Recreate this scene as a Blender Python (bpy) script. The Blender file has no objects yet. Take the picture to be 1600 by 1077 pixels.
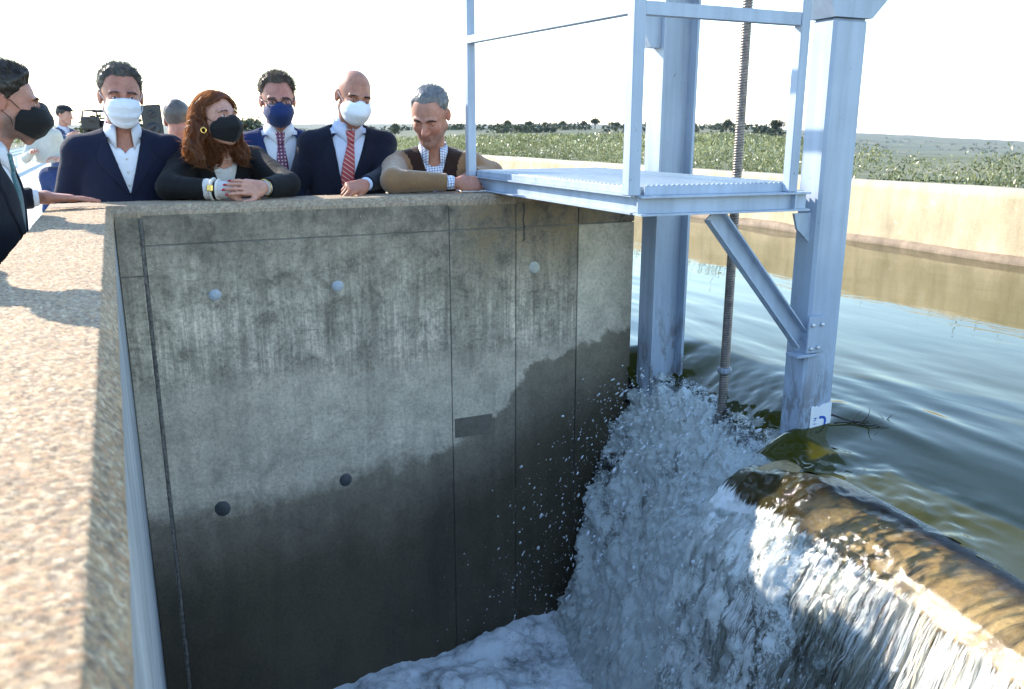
import bpy, bmesh, math, random
import numpy as np
from mathutils import Vector, Matrix

random.seed(7)
RNG = np.random.default_rng(11)
scene = bpy.context.scene
COL = scene.collection

# ---------------------------------------------------------------- camera
CAM_Z = 1.44
cam_d = bpy.data.cameras.new('camera')
cam = bpy.data.objects.new('camera', cam_d)
COL.objects.link(cam)
cam.location = (0, 0, CAM_Z)
cam.rotation_euler = (math.pi / 2 - 0.2471, 0, -0.4322)
cam_d.sensor_width = 36.0
cam_d.lens = 29.73
cam_d.clip_start = 0.02
cam_d.clip_end = 20000
cam_d.dof.use_dof = True
cam_d.dof.focus_distance = 3.9
cam_d.dof.aperture_fstop = 10.0
scene.camera = cam

# ---------------------------------------------------------------- sky, sun, exposure
SUN = Vector((-0.87, 1.52, 1.0)).normalized()      # towards the sun
world = bpy.data.worlds.new('World')
scene.world = world
world.use_nodes = True
wn = world.node_tree.nodes
wl = world.node_tree.links
sky = wn.new('ShaderNodeTexSky')
sky.sky_type = 'NISHITA'
sky.sun_disc = False
sky.sun_elevation = math.asin(SUN.z)
sky.sun_rotation = math.atan2(SUN.x, SUN.y)
sky.air_density = 1.35
sky.dust_density = 0.2
sky.ozone_density = 3.4
bg = wn['Background']
bg.inputs['Strength'].default_value = 0.15
wl.new(sky.outputs['Color'], bg.inputs['Color'])
sun_d = bpy.data.lights.new('sun', 'SUN')
sun_d.energy = 3.0
sun_d.angle = math.radians(0.5)
sun_d.color = (1.0, 0.90, 0.76)
sun = bpy.data.objects.new('sun', sun_d)
COL.objects.link(sun)
sun.rotation_euler = (-SUN).to_track_quat('-Z', 'Y').to_euler()
sun.location = (-6, 10, 8)
vs = scene.view_settings
vs.view_transform = 'Standard'
vs.look = 'None'
vs.gamma = 1.0
vs.exposure = 1.88
scene.cycles.max_bounces = 8
scene.cycles.transparent_max_bounces = 16
scene.cycles.caustics_reflective = False
scene.cycles.caustics_refractive = False
scene.cycles.sample_clamp_indirect = 6.0

# ---------------------------------------------------------------- noise
def _hash(ix, iy, iz, seed):
    h = (ix.astype(np.int64) * 374761393 + iy.astype(np.int64) * 668265263 + iz.astype(np.int64) * 1274126177 + seed * 974711)
    h = (h ^ (h >> 13)) * 1274126177
    h = h ^ (h >> 16)
    return (h & 0xFFFFF).astype(np.float32) / 1048575.0

def vnoise(P, seed=0):
    P = np.asarray(P, np.float32)
    I = np.floor(P).astype(np.int64)
    f = P - I
    f = f * f * (3 - 2 * f)
    x, y, z = I[..., 0], I[..., 1], I[..., 2]
    fx, fy, fz = f[..., 0], f[..., 1], f[..., 2]
    def L(a, b, t): return a + (b - a) * t
    c00 = L(_hash(x, y, z, seed), _hash(x + 1, y, z, seed), fx)
    c10 = L(_hash(x, y + 1, z, seed), _hash(x + 1, y + 1, z, seed), fx)
    c01 = L(_hash(x, y, z + 1, seed), _hash(x + 1, y, z + 1, seed), fx)
    c11 = L(_hash(x, y + 1, z + 1, seed), _hash(x + 1, y + 1, z + 1, seed), fx)
    return L(L(c00, c10, fy), L(c01, c11, fy), fz) * 2 - 1

def fbm(P, octaves=4, seed=0, gain=0.5):
    P = np.asarray(P, np.float32)
    s = 0; a = 1.0; tot = 0
    for o in range(octaves):
        s = s + a * vnoise(P * (2.03 ** o) + 17.3 * o, seed + o)
        tot += a; a *= gain
    return s / tot

def worley2(x, y, seed=0):
    """distance to nearest and second jittered site, and that site's id hash"""
    ix = np.floor(x).astype(np.int64); iy = np.floor(y).astype(np.int64)
    f1 = np.full(x.shape, 9.0, np.float32); f2 = f1.copy(); hid = np.zeros(x.shape, np.float32)
    z0 = np.zeros_like(ix)
    for dx in (-1, 0, 1):
        for dy in (-1, 0, 1):
            cx, cy = ix + dx, iy + dy
            px = cx + _hash(cx, cy, z0, seed); py = cy + _hash(cx, cy, z0 + 1, seed)
            d = np.sqrt((px - x) ** 2 + (py - y) ** 2).astype(np.float32)
            near = d < f1
            f2 = np.where(near, f1, np.minimum(f2, d))
            hid = np.where(near, _hash(cx, cy, z0 + 2, seed), hid)
            f1 = np.where(near, d, f1)
    return f1, f2, hid

def smooth(a, b, x):
    t = np.clip((x - a) / (b - a), 0, 1)
    return t * t * (3 - 2 * t)

def sill_dx(y):
    """plan line of the weir lip, measured from its mean"""
    return np.interp(y, [-1.0, 0.6, 1.13, 1.54, 2.08, 2.6], [-0.30, -0.17, -0.095, -0.01, 0.03, 0.05])

# ---------------------------------------------------------------- object helpers
def link(o, parent=None):
    COL.objects.link(o)
    if parent is not None:
        o.parent = parent
    return o

def tag(o, label=None, cat=None, group=None, kind=None):
    if label: o['label'] = label
    if cat: o['category'] = cat
    if group: o['group'] = group
    if kind: o['kind'] = kind
    return o

def empty(name, loc=(0, 0, 0), label=None, cat=None, group=None):
    o = bpy.data.objects.new(name, None)
    o.empty_display_size = 0.1
    o.location = loc
    link(o)
    return tag(o, label, cat, group)

def mesh_np(name, V, F, mat=None, parent=None, smooth_shade=True, col=None, offset=None, uv=None, F3=None, extra=None):
    """mesh object from numpy verts and quads (and optional tris F3); offset is subtracted from the verts (parent's place)"""
    V = np.asarray(V, np.float32).reshape(-1, 3)
    if offset is not None:
        V = V - np.asarray(offset, np.float32)
    F = np.asarray(F, np.int32).reshape(-1, 4) if F is not None and len(F) else np.zeros((0, 4), np.int32)
    T = np.asarray(F3, np.int32).reshape(-1, 3) if F3 is not None and len(F3) else np.zeros((0, 3), np.int32)
    me = bpy.data.meshes.new(name)
    me.vertices.add(len(V)); me.vertices.foreach_set('co', V.ravel())
    nl = F.size + T.size
    me.loops.add(nl)
    me.loops.foreach_set('vertex_index', np.concatenate([F.ravel(), T.ravel()]))
    npoly = len(F) + len(T)
    me.polygons.add(npoly)
    starts = np.concatenate([np.arange(len(F)) * 4, len(F) * 4 + np.arange(len(T)) * 3]).astype(np.int32)
    me.polygons.foreach_set('loop_start', starts)
    try:
        me.polygons.foreach_set('loop_total', np.concatenate([np.full(len(F), 4), np.full(len(T), 3)]).astype(np.int32))
    except Exception:
        pass
    if smooth_shade:
        me.polygons.foreach_set('use_smooth', np.ones(npoly, bool))
    me.update(calc_edges=True)
    me.validate()
    if col is not None:
        a = me.color_attributes.new('Col', 'FLOAT_COLOR', 'POINT')
        c = np.ones((len(V), 4), np.float32); c[:, :col.shape[1]] = col
        a.data.foreach_set('color', c.ravel())
    if extra:
        for k, arr in extra.items():
            a = me.attributes.new(k, 'FLOAT', 'POINT')
            a.data.foreach_set('value', np.asarray(arr, np.float32).ravel())
    if mat is not None:
        me.materials.append(mat)
    o = bpy.data.objects.new(name, me)
    return link(o, parent)

def obj_bm(name, bm, mat=None, parent=None, smooth_shade=False, offset=None):
    if offset is not None:
        bmesh.ops.translate(bm, verts=bm.verts, vec=-Vector(offset))
    bmesh.ops.recalc_face_normals(bm, faces=bm.faces)
    me = bpy.data.meshes.new(name)
    bm.to_mesh(me); bm.free()
    if smooth_shade:
        for p in me.polygons: p.use_smooth = True
    if mat is not None: me.materials.append(mat)
    o = bpy.data.objects.new(name, me)
    return link(o, parent)

def bm_box(bm, lo, hi, bevel=0.0, M=None):
    r = bmesh.ops.create_cube(bm, size=1.0)
    vs_ = r['verts']
    c = [(lo[i] + hi[i]) / 2 for i in range(3)]; s = [hi[i] - lo[i] for i in range(3)]
    for v in vs_:
        v.co = Vector((c[0] + v.co.x * s[0], c[1] + v.co.y * s[1], c[2] + v.co.z * s[2]))
    if bevel > 0:
        es = list({e for v in vs_ for e in v.link_edges})
        rr = bmesh.ops.bevel(bm, geom=es, offset=bevel, segments=1, affect='EDGES')
        vs_ = list({v for f in rr['faces'] for v in f.verts} | {v for v in vs_ if v.is_valid})
    if M is not None:
        bmesh.ops.transform(bm, matrix=M, verts=[v for v in vs_ if v.is_valid])
    return vs_

def box(name, lo, hi, mat, parent=None, bevel=0.0, offset=None):
    bm = bmesh.new(); bm_box(bm, lo, hi, bevel)
    return obj_bm(name, bm, mat, parent, offset=offset)

def tube_np(pts, radii, n=10, caps=True):
    """tube along a polyline -> V, quads"""
    pts = [Vector(p) for p in pts]
    if not hasattr(radii, '__len__'): radii = [radii] * len(pts)
    V = []; F = []
    up = None
    for i, p in enumerate(pts):
        if i == 0: d = pts[1] - p
        elif i == len(pts) - 1: d = p - pts[i - 1]
        else: d = (pts[i + 1] - pts[i - 1])
        d.normalize()
        if up is None:
            up = d.orthogonal().normalized()
        else:
            up = (up - d * up.dot(d))
            up = up.normalized() if up.length > 1e-6 else d.orthogonal().normalized()
        s = d.cross(up)
        for k in range(n):
            a = 2 * math.pi * k / n
            V.append(p + (up * math.cos(a) + s * math.sin(a)) * radii[i])
    for i in range(len(pts) - 1):
        for k in range(n):
            F.append((i * n + k, i * n + (k + 1) % n, (i + 1) * n + (k + 1) % n, (i + 1) * n + k))
    V = [tuple(v) for v in V]
    T = []
    if caps:
        a = len(V); V.append(tuple(pts[0])); b = len(V); V.append(tuple(pts[-1]))
        m = (len(pts) - 1) * n
        for k in range(n):
            T.append((a, (k + 1) % n, k)); T.append((b, m + k, m + (k + 1) % n))
    return np.array(V, np.float32), np.array(F, np.int32), np.array(T, np.int32).reshape(-1, 3)

def tube(name, pts, radii, mat, parent=None, n=10, offset=None, smooth_shade=True):
    V, F, T = tube_np(pts, radii, n)
    return mesh_np(name, V, F, mat, parent, smooth_shade, offset=offset, F3=T)

def profile_prism(name, prof, axis, a0, a1, mat, parent=None, offset=None, bevel=0.0):
    """closed 2D profile extruded along an axis. axis 'X': prof=(y,z); 'Y': prof=(x,z); 'Z': prof=(x,y)"""
    bm = bmesh.new()
    def P(u, v, w):
        return (w, u, v) if axis == 'X' else (u, w, v) if axis == 'Y' else (u, v, w)
    A = [bm.verts.new(P(u, v, a0)) for u, v in prof]
    B = [bm.verts.new(P(u, v, a1)) for u, v in prof]
    n = len(prof)
    for i in range(n):
        bm.faces.new((A[i], A[(i + 1) % n], B[(i + 1) % n], B[i]))
    bm.faces.new(A[::-1]); bm.faces.new(B)
    if bevel:
        bmesh.ops.bevel(bm, geom=list(bm.edges), offset=bevel, segments=1, affect='EDGES')
    return obj_bm(name, bm, mat, parent, offset=offset)

def grid_faces(nu, nv):
    i = np.arange(nu - 1)[:, None] * nv + np.arange(nv - 1)[None, :]
    return np.stack([i, i + nv, i + nv + 1, i + 1], -1).reshape(-1, 4)

# ---------------------------------------------------------------- material helpers
class NT:
    def __init__(self, name):
        self.mat = bpy.data.materials.new(name)
        self.mat.use_nodes = True
        self.t = self.mat.node_tree
        self.n = self.t.nodes
        self.bsdf = self.n['Principled BSDF']
        self.out = self.n['Material Output']
    def link(self, a, b): self.t.links.new(a, b)
    def set(self, sock, val):
        if isinstance(val, bpy.types.NodeSocket): self.link(val, sock)
        elif val is not None:
            if hasattr(val, '__len__') and len(val) == 3 and sock.type == 'RGBA': val = (*val, 1)
            sock.default_value = val
    def node(self, typ, props=None, **inp):
        nd = self.n.new('ShaderNode' + typ)
        for k, v in (props or {}).items(): setattr(nd, k, v)
        for k, v in inp.items():
            key = int(k[1:]) if k[0] == '_' and k[1:].isdigit() else k.replace('__', ' ')
            self.set(nd.inputs[key], v)
        return nd
    def pos(self): return self.node('NewGeometry').outputs['Position']
    def obj(self): return self.node('TexCoord').outputs['Object']
    def attr(self, name, out='Color'): return self.node('Attribute', {'attribute_name': name}).outputs[out]
    def scale(self, v, s):
        m = self.node('Mapping'); self.link(v, m.inputs['Vector']); m.inputs['Scale'].default_value = s
        return m.outputs[0]
    def noise(self, v, scale=5.0, detail=4.0, rough=0.55, dist=0.0):
        return self.node('TexNoise', Vector=v, Scale=scale, Detail=detail, Roughness=rough, Distortion=dist).outputs['Fac']
    def ramp(self, fac, stops):
        r = self.node('ValToRGB', Fac=fac)
        e = r.color_ramp.elements
        while len(e) < len(stops): e.new(0.5)
        for el, (p, c) in zip(e, stops):
            el.position = p
            el.color = (c, c, c, 1) if not hasattr(c, '__len__') else (*c[:3], 1)
        return r.outputs['Color']
    def mix(self, fac, a, b, blend='MIX'):
        m = self.node('Mix', {'data_type': 'RGBA', 'blend_type': blend})
        self.set(m.inputs[0], fac); self.set(m.inputs[6], a); self.set(m.inputs[7], b)
        return m.outputs[2]
    def math(self, op, a, b=None, c=None, clamp=False):
        m = self.node('Math', {'operation': op, 'use_clamp': clamp})
        self.set(m.inputs[0], a)
        if b is not None: self.set(m.inputs[1], b)
        if c is not None: self.set(m.inputs[2], c)
        return m.outputs[0]
    def map(self, v, a, b, c, d):
        m = self.node('MapRange', {'interpolation_type': 'SMOOTHSTEP'}, Value=v)
        for i, x in zip((1, 2, 3, 4), (a, b, c, d)): m.inputs[i].default_value = x
        return m.outputs[0]
    def bump(self, h, strength=0.3, dist=0.01, normal=None):
        b = self.node('Bump', Height=h, Strength=strength, Distance=dist)
        if normal is not None: self.link(normal, b.inputs['Normal'])
        return b.outputs[0]
    def sep(self, v):
        s = self.node('SeparateXYZ', Vector=v)
        return s.outputs
    def done(self, base=None, rough=None, normal=None, **kw):
        b = self.bsdf
        if base is not None: self.set(b.inputs['Base Color'], base)
        if rough is not None: self.set(b.inputs['Roughness'], rough)
        if normal is not None: self.link(normal, b.inputs['Normal'])
        for k, v in kw.items(): self.set(b.inputs[k.replace('__', ' ')], v)
        return self.mat

def plain(name, c, rough=0.6, metallic=0.0, var=0.12, scale=30.0, bump=0.0, spec=0.5, **kw):
    g = NT(name)
    v = g.obj()
    nz = g.noise(v, scale, 4)
    c0 = tuple(x * (1 - var) for x in c); c1 = tuple(min(1, x * (1 + var)) for x in c)
    base = g.ramp(nz, [(0.3, c0), (0.7, c1)])
    nrm = g.bump(g.noise(v, scale * 3, 3), bump, 0.004) if bump else None
    return g.done(base, rough, nrm, Metallic=metallic, Specular__IOR__Level=spec, **kw)
# ================================================================ materials of the setting
def mat_aggregate():
    g = NT('exposed_aggregate')
    col = g.attr('Col')
    p = g.pos()
    fine = g.noise(p, 420, 3, 0.6)
    big = g.noise(p, 3.0, 4, 0.6)
    c = g.mix(1.0, col, g.ramp(fine, [(0.3, 0.72), (0.7, 1.15)]), 'MULTIPLY')
    c = g.mix(1.0, c, g.ramp(big, [(0.3, 0.86), (0.7, 1.08)]), 'MULTIPLY')
    return g.done(c, 0.8, g.bump(fine, 0.4, 0.002), Specular__IOR__Level=0.3)

def mat_farwall(clean=False):
    g = NT('pale_end_panel_concrete' if clean else 'stained_concrete')
    p = g.pos()
    s = g.sep(p)
    n_big = g.noise(p, 2.4, 12, 0.68, 0.3)
    streak = g.noise(g.scale(p, (10, 10, 0.9)), 1.0, 12, 0.72, 0.5)
    drip = g.noise(g.scale(p, (42, 42, 1.6)), 1.0, 8, 0.7, 0.6)
    mott = g.noise(p, 10, 12, 0.76, 0.4)
    fine = g.noise(p, 60, 8, 0.8)
    grain = g.noise(p, 210, 4, 0.75)
    if clean:
        col = g.ramp(n_big, [(0.3, (0.40, 0.385, 0.32)), (0.7, (0.56, 0.545, 0.47))])
    else:
        col = g.ramp(n_big, [(0.32, (0.28, 0.27, 0.225)), (0.5, (0.46, 0.44, 0.375)), (0.68, (0.62, 0.59, 0.505))])
        col = g.mix(1.0, col, g.ramp(streak, [(0.30, 0.45), (0.5, 0.97), (0.70, 1.15)]), 'MULTIPLY')
    k = 0.5 if clean else 1.0
    col = g.mix(k, col, g.mix(1.0, col, g.ramp(mott, [(0.34, 0.42), (0.5, 0.97), (0.62, 1.25)]), 'MULTIPLY'))
    col = g.mix(k, col, g.mix(1.0, col, g.ramp(fine, [(0.35, 0.45), (0.5, 1.0), (0.63, 1.2)]), 'MULTIPLY'))
    col = g.mix(1.0, col, g.ramp(grain, [(0.3, 0.84), (0.7, 1.1)]), 'MULTIPLY')
    gz = g.math('ADD', s[2], g.math('MULTIPLY', g.math('SUBTRACT', g.math('ADD', g.math('MULTIPLY', streak, 0.6), g.math('MULTIPLY', drip, 0.4)), 0.5), 1.0))
    pit = g.map(g.node('TexVoronoi', Vector=p, Scale=46).outputs['Distance'], 0.05, 0.13, 1, 0)
    pit = g.math('MULTIPLY', pit, g.map(g.noise(p, 7, 3), 0.50, 0.60, 0, 0.9))
    if not clean:
        # pale band between the old grime and the wet foot
        edge = g.math('ADD', s[2], g.math('MULTIPLY', g.math('SUBTRACT', mott, 0.5), 0.35))
        band = g.math('MULTIPLY', g.map(edge, 0.40, 0.345, 0, 1), 0.50)
        col = g.mix(band, col, g.ramp(fine, [(0.3, (0.36, 0.345, 0.30)), (0.7, (0.50, 0.485, 0.43))]))
        # old grime under the coping, running down
        grime = g.math('MULTIPLY', g.map(gz, 0.68, 1.12, 0, 1), 0.74)
        col = g.mix(grime, col, g.ramp(mott, [(0.32, (0.035, 0.034, 0.029)), (0.66, (0.19, 0.175, 0.145))]))
        mid = g.math('MULTIPLY', g.math('MULTIPLY', g.map(gz, 0.30, 0.40, 0, 1), g.map(drip, 0.42, 0.60, 1, 0)), 0.42)
        col = g.mix(mid, col, (0.12, 0.115, 0.10))
        och = g.math('MULTIPLY', g.math('MULTIPLY', g.map(s[0], 1.35, 1.62, 0, 1), g.map(s[2], 0.55, 1.0, 0, 1)), g.map(mott, 0.4, 0.62, 0, 0.6))
        col = g.mix(och, col, (0.20, 0.155, 0.075))
        lime = g.map(g.noise(g.scale(p, (34, 34, 7)), 1.0, 8, 0.75, 1.2), 0.62, 0.70, 0, 0.5)
        col = g.mix(lime, col, (0.52, 0.53, 0.52))
        scr = g.node('TexNoise', Vector=g.scale(p, (3.0, 3.0, 90)), Scale=1.0, Detail=2.0, Roughness=0.4, Distortion=1.5).outputs['Fac']
        col = g.mix(g.map(scr, 0.745, 0.765, 0, 0.5), col, (0.09, 0.085, 0.075))
    col = g.mix(pit, col, (0.055, 0.052, 0.045))
    # wet foot: tide line climbs towards the torrent
    fc = g.node('FloatCurve', Value=g.math('DIVIDE', s[0], 2.6))
    cv = fc.mapping.curves[0]
    pts = [(0.0, -0.19), (0.855, -0.144), (1.377, -0.065), (1.658, 0.064), (1.838, 0.246), (2.098, 0.354), (2.6, 0.48)]
    pts = [(x / 2.6, (z + 0.5) / 1.2) for x, z in pts]
    cv.points[0].location = pts[0]; cv.points[1].location = pts[-1]
    for q in pts[1:-1]: cv.points.new(*q)
    fc.mapping.update()
    tide = g.math('SUBTRACT', g.math('MULTIPLY', fc.outputs[0], 1.2), 0.5)
    wob = g.math('MULTIPLY', g.math('SUBTRACT', g.noise(g.scale(p, (6, 6, 5)), 1, 10, 0.72, 0.4), 0.5), 0.34)
    d = g.math('SUBTRACT', g.math('ADD', tide, wob), s[2])
    soft = g.map(s[0], 0.9, 1.7, 0.10, 0.03)
    wet = g.math('ADD', g.math('MULTIPLY', g.math('SMOOTH_MIN', g.math('MAXIMUM', g.math('DIVIDE', g.math('ADD', d, 0.02), soft), 0.0), 1.0, 0.2), 0.72), g.math('MULTIPLY', g.map(d, 0.02, 0.5, 0, 1), 0.28))
    wetc = g.ramp(g.noise(g.scale(p, (3, 3, 0.8)), 1, 8, 0.65), [(0.3, (0.030, 0.024, 0.013)), (0.7, (0.075, 0.058, 0.032))])
    wetc = g.mix(1.0, wetc, g.ramp(fine, [(0.3, 0.7), (0.7, 1.25)]), 'MULTIPLY')
    wetc = g.mix(g.map(g.noise(p, 3.1, 5), 0.5, 0.75, 0, 0.6), wetc, (0.065, 0.048, 0.022))
    col = g.mix(1.0, col, (1.22, 1.07, 0.93), 'MULTIPLY')
    col = g.mix(g.math('MULTIPLY', wet, 0.93), col, wetc)
    rough = g.math('SUBTRACT', 0.88, g.math('MULTIPLY', wet, 0.5))
    h = g.math('ADD', g.math('MULTIPLY', fine, 0.8), g.math('ADD', mott, g.math('MULTIPLY', pit, -1.5)))
    return g.done(col, rough, g.bump(h, 0.5, 0.006), Specular__IOR__Level=0.35)

def mat_concrete(name, c0, c1, scale=4.0, streak=0.0, rough=0.85, bump=0.25, spots=None):
    g = NT(name)
    p = g.pos()
    a = g.noise(p, scale, 6, 0.65, 0.2)
    col = g.ramp(a, [(0.3, c0), (0.7, c1)])
    if streak:
        st = g.noise(g.scale(p, (6, 6, 0.7)), 1.0, 6, 0.65, 0.3)
        col = g.mix(1.0, col, g.ramp(st, [(0.3, 1 - streak), (0.65, 1.1)]), 'MULTIPLY')
    fine = g.noise(p, 90, 4, 0.7)
    col = g.mix(1.0, col, g.ramp(fine, [(0.25, 0.8), (0.75, 1.12)]), 'MULTIPLY')
    if spots:
        m = g.map(g.noise(p, spots[0], 5, 0.7, 0.6), spots[1], spots[1] + 0.07, 0, spots[2])
        col = g.mix(m, col, spots[3])
    return g.done(col, rough, g.bump(g.math('ADD', fine, a), bump, 0.008), Specular__IOR__Level=0.3)

def mat_steel():
    g = NT('grey_painted_steel')
    p = g.pos()
    a = g.noise(p, 3.5, 5, 0.6, 0.2)
    st = g.noise(g.scale(p, (22, 22, 1.4)), 1.0, 5, 0.6)
    col = g.ramp(a, [(0.3, (0.30, 0.365, 0.46)), (0.7, (0.39, 0.455, 0.545))])
    col = g.mix(1.0, col, g.ramp(st, [(0.3, 0.84), (0.6, 1.05)]), 'MULTIPLY')
    scuff = g.map(g.noise(p, 13, 6, 0.75, 1.2), 0.66, 0.71, 0, 0.75)
    col = g.mix(scuff, col, (0.20, 0.19, 0.185))
    chip = g.map(g.noise(p, 42, 4, 0.7, 0.6), 0.695, 0.715, 0, 1)
    col = g.mix(chip, col, (0.06, 0.05, 0.045))
    s = g.sep(p)
    low = g.math('MULTIPLY', g.map(s[2], 0.75, 0.25, 0, 1), g.map(g.noise(g.scale(p, (14, 14, 4)), 1, 6, 0.75, 0.5), 0.46, 0.60, 0, 0.75))
    col = g.mix(low, col, (0.13, 0.115, 0.10))
    rust = g.math('MULTIPLY', g.map(s[2], 1.15, 0.5, 0.25, 1), g.map(g.noise(g.scale(p, (30, 30, 3)), 1, 5, 0.7, 0.3), 0.67, 0.74, 0, 0.8))
    col = g.mix(rust, col, (0.16, 0.085, 0.04))
    return g.done(col, g.ramp(a, [(0.3, 0.42), (0.7, 0.6)]), g.bump(g.noise(p, 55, 3), 0.08, 0.003), Specular__IOR__Level=0.45)

MAT_AGG = mat_aggregate()
MAT_FARWALL = mat_farwall()
MAT_SMOOTH = mat_concrete('patched_smooth_concrete', (0.30, 0.31, 0.27), (0.45, 0.46, 0.41), 3.0, 0.28)
MAT_GREYWALL = mat_concrete('grey_formed_concrete', (0.26, 0.27, 0.27), (0.40, 0.41, 0.41), 5.0, 0.35)
MAT_MORTAR = mat_concrete('rough_mortar', (0.09, 0.08, 0.07), (0.27, 0.245, 0.21), 60.0, 0.0, 0.95, 0.9)
MAT_PLUG = mat_concrete('plug_mortar', (0.36, 0.39, 0.42), (0.46, 0.49, 0.52), 20.0)
MAT_PLUG_DARK = mat_concrete('wet_plug_mortar', (0.045, 0.045, 0.046), (0.08, 0.08, 0.082), 20.0, rough=0.5)
MAT_PLUG_CREAM = mat_concrete('cream_plug_mortar', (0.46, 0.45, 0.38), (0.56, 0.55, 0.48), 20.0)
MAT_CREAM = mat_concrete('cream_sprayed_concrete', (0.46, 0.36, 0.225), (0.62, 0.50, 0.335), 2.6, 0.24, 0.9, 0.5, (5.0, 0.60, 0.5, (0.60, 0.53, 0.42)))
MAT_CREAM_BASE = mat_concrete('waterline_stain', (0.16, 0.115, 0.075), (0.30, 0.22, 0.15), 7.0, 0.2, 0.7)
MAT_APRON = mat_concrete('pale_apron_concrete', (0.44, 0.42, 0.38), (0.54, 0.52, 0.48), 1.2, 0.0, 0.9, 0.15)
MAT_STEEL = mat_steel()
MAT_GALV = plain('galvanised_steel', (0.62, 0.63, 0.64), 0.42, 0.35, 0.1, 25)
MAT_SCREW = plain('screw_steel', (0.21, 0.18, 0.16), 0.42, 0.75, 0.35, 40)
MAT_DARKMETAL = plain('dark_metal', (0.05, 0.05, 0.055), 0.5, 0.6)

# ================================================================ concrete walls of the pit
Z_COP = 1.15

def aggregate_coping(name, along, width0, width1, a0, a1, steps, wsteps, chamfer, cell, amp, parent, z_top=Z_COP, chamfer_side=1, drop=0.035, seed=0):
    """exposed-aggregate top with a chamfer on the inner edge; along='Y' runs the strip in Y with X from width0 (outer) to width1 (inner)"""
    prof = [(width0, z_top - drop, 1.0), (width0, z_top - 0.002, 1.0)]
    n = wsteps
    cx, cz = chamfer
    edge = width1 - chamfer_side * cx
    for i in range(n + 1):
        t = i / n
        prof.append((width0 + (edge - width0) * t, z_top, 1.0))
    m = max(3, int(n * math.hypot(cx, cz) / abs(edge - width0)) + 1)
    for i in range(1, m + 1):
        t = i / m
        prof.append((edge + chamfer_side * cx * t, z_top - cz * t, 1.0))
    prof.append((width1, z_top - cz - 0.02, 0.15))
    prof = np.array(prof)
    A = np.asarray(steps)
    nu, nv = len(A), len(prof)
    W = np.broadcast_to(prof[:, 0], (nu, nv)).copy(); Z = np.broadcast_to(prof[:, 1], (nu, nv)).copy()
    K = np.broadcast_to(prof[:, 2], (nu, nv))
    AA = np.broadcast_to(A[:, None], (nu, nv))
    arc = np.concatenate([[0], np.cumsum(np.hypot(np.diff(prof[:, 0]), np.diff(prof[:, 1])))])
    S = np.broadcast_to(arc, (nu, nv))
    wx = S / cell + 0.35 * vnoise(np.stack([S * 60, AA * 60, S * 0], -1), 3)
    wy = AA / cell + 0.35 * vnoise(np.stack([S * 60, AA * 60, S * 0 + 5], -1), 4)
    f1, f2, hid = worley2(wx, wy, seed)
    edge_d = f2 - f1
    bump = np.clip(edge_d * 2.2, 0, 1) ** 0.6 * (0.45 + 0.75 * hid)
    h = amp * (bump - 0.55) * K + amp * 0.8 * fbm(np.stack([S * 14, AA * 14, S * 0], -1), 3, 9) * K
    # outward direction
    dw = np.gradient(prof[:, 0]); dz = np.gradient(prof[:, 1])
    nn = np.stack([-dz, dw], -1) * (1 if chamfer_side > 0 else -1)
    nn /= np.linalg.norm(nn, axis=1)[:, None] + 1e-9
    W += h * nn[:, 0]; Z += h * nn[:, 1]
    V = np.stack([W, AA, Z] if along == 'Y' else [AA, W, Z], -1).reshape(-1, 3)
    # stone colours: cream, ochre, rose, grey and a few dark or white ones, in sandy mortar
    pal = np.array((0.84, 0.69, 0.49)) * np.array([(0.50, 0.42, 0.32), (0.56, 0.47, 0.36), (0.44, 0.33, 0.24), (0.60, 0.54, 0.46), (0.38, 0.34, 0.30), (0.52, 0.38, 0.29), (0.25, 0.21, 0.18), (0.68, 0.64, 0.58)])
    pick = (hid * 7919 % 1.0 * len(pal)).astype(int)
    c = pal[np.clip(pick, 0, len(pal) - 1)]
    mort = np.array((0.25, 0.18, 0.12))
    if along == 'X': c = c * 0.55 + np.array((0.34, 0.29, 0.225)) * 0.45
    k = np.clip(edge_d * 3.5, 0, 1)[..., None]
    c = mort * (1 - k) + c * k
    F = grid_faces(nu, nv)
    if along == 'X': F = F[:, ::-1]
    if chamfer_side < 0: F = F[:, ::-1]
    return mesh_np(name, V, F[:, ::-1], MAT_AGG, parent, True, col=c.reshape(-1, 3).astype(np.float32))

# ---- left parapet (camera side)
lw = empty('parapet_wall', (-0.14, 1.0, 0), 'nearest concrete parapet with sunlit gravelly coping running along the frame edge', 'wall')
LO = (-0.14, 1.0, 0)
st = [0.18]
while st[-1] < 3.74:
    st.append(st[-1] + 0.0026 + 0.0022 * max(0, st[-1] - 0.5))
ysteps = np.concatenate([np.linspace(-3.0, 0.15, 40), np.array(st), [3.765]])
cop = aggregate_coping('coping', 'Y', -0.253, -0.022, 0, 0, ysteps, 64, (0.023, 0.030), 0.0060, 0.0026, None, seed=1)
cop.parent = lw; cop.matrix_parent_inverse = Matrix.Translation((-LO[0], -LO[1], 0))
box('wall_body', (-0.25, -3.0, -2.0), (-0.0245, 3.752, 1.1125), MAT_GREYWALL, lw, offset=LO)

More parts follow.
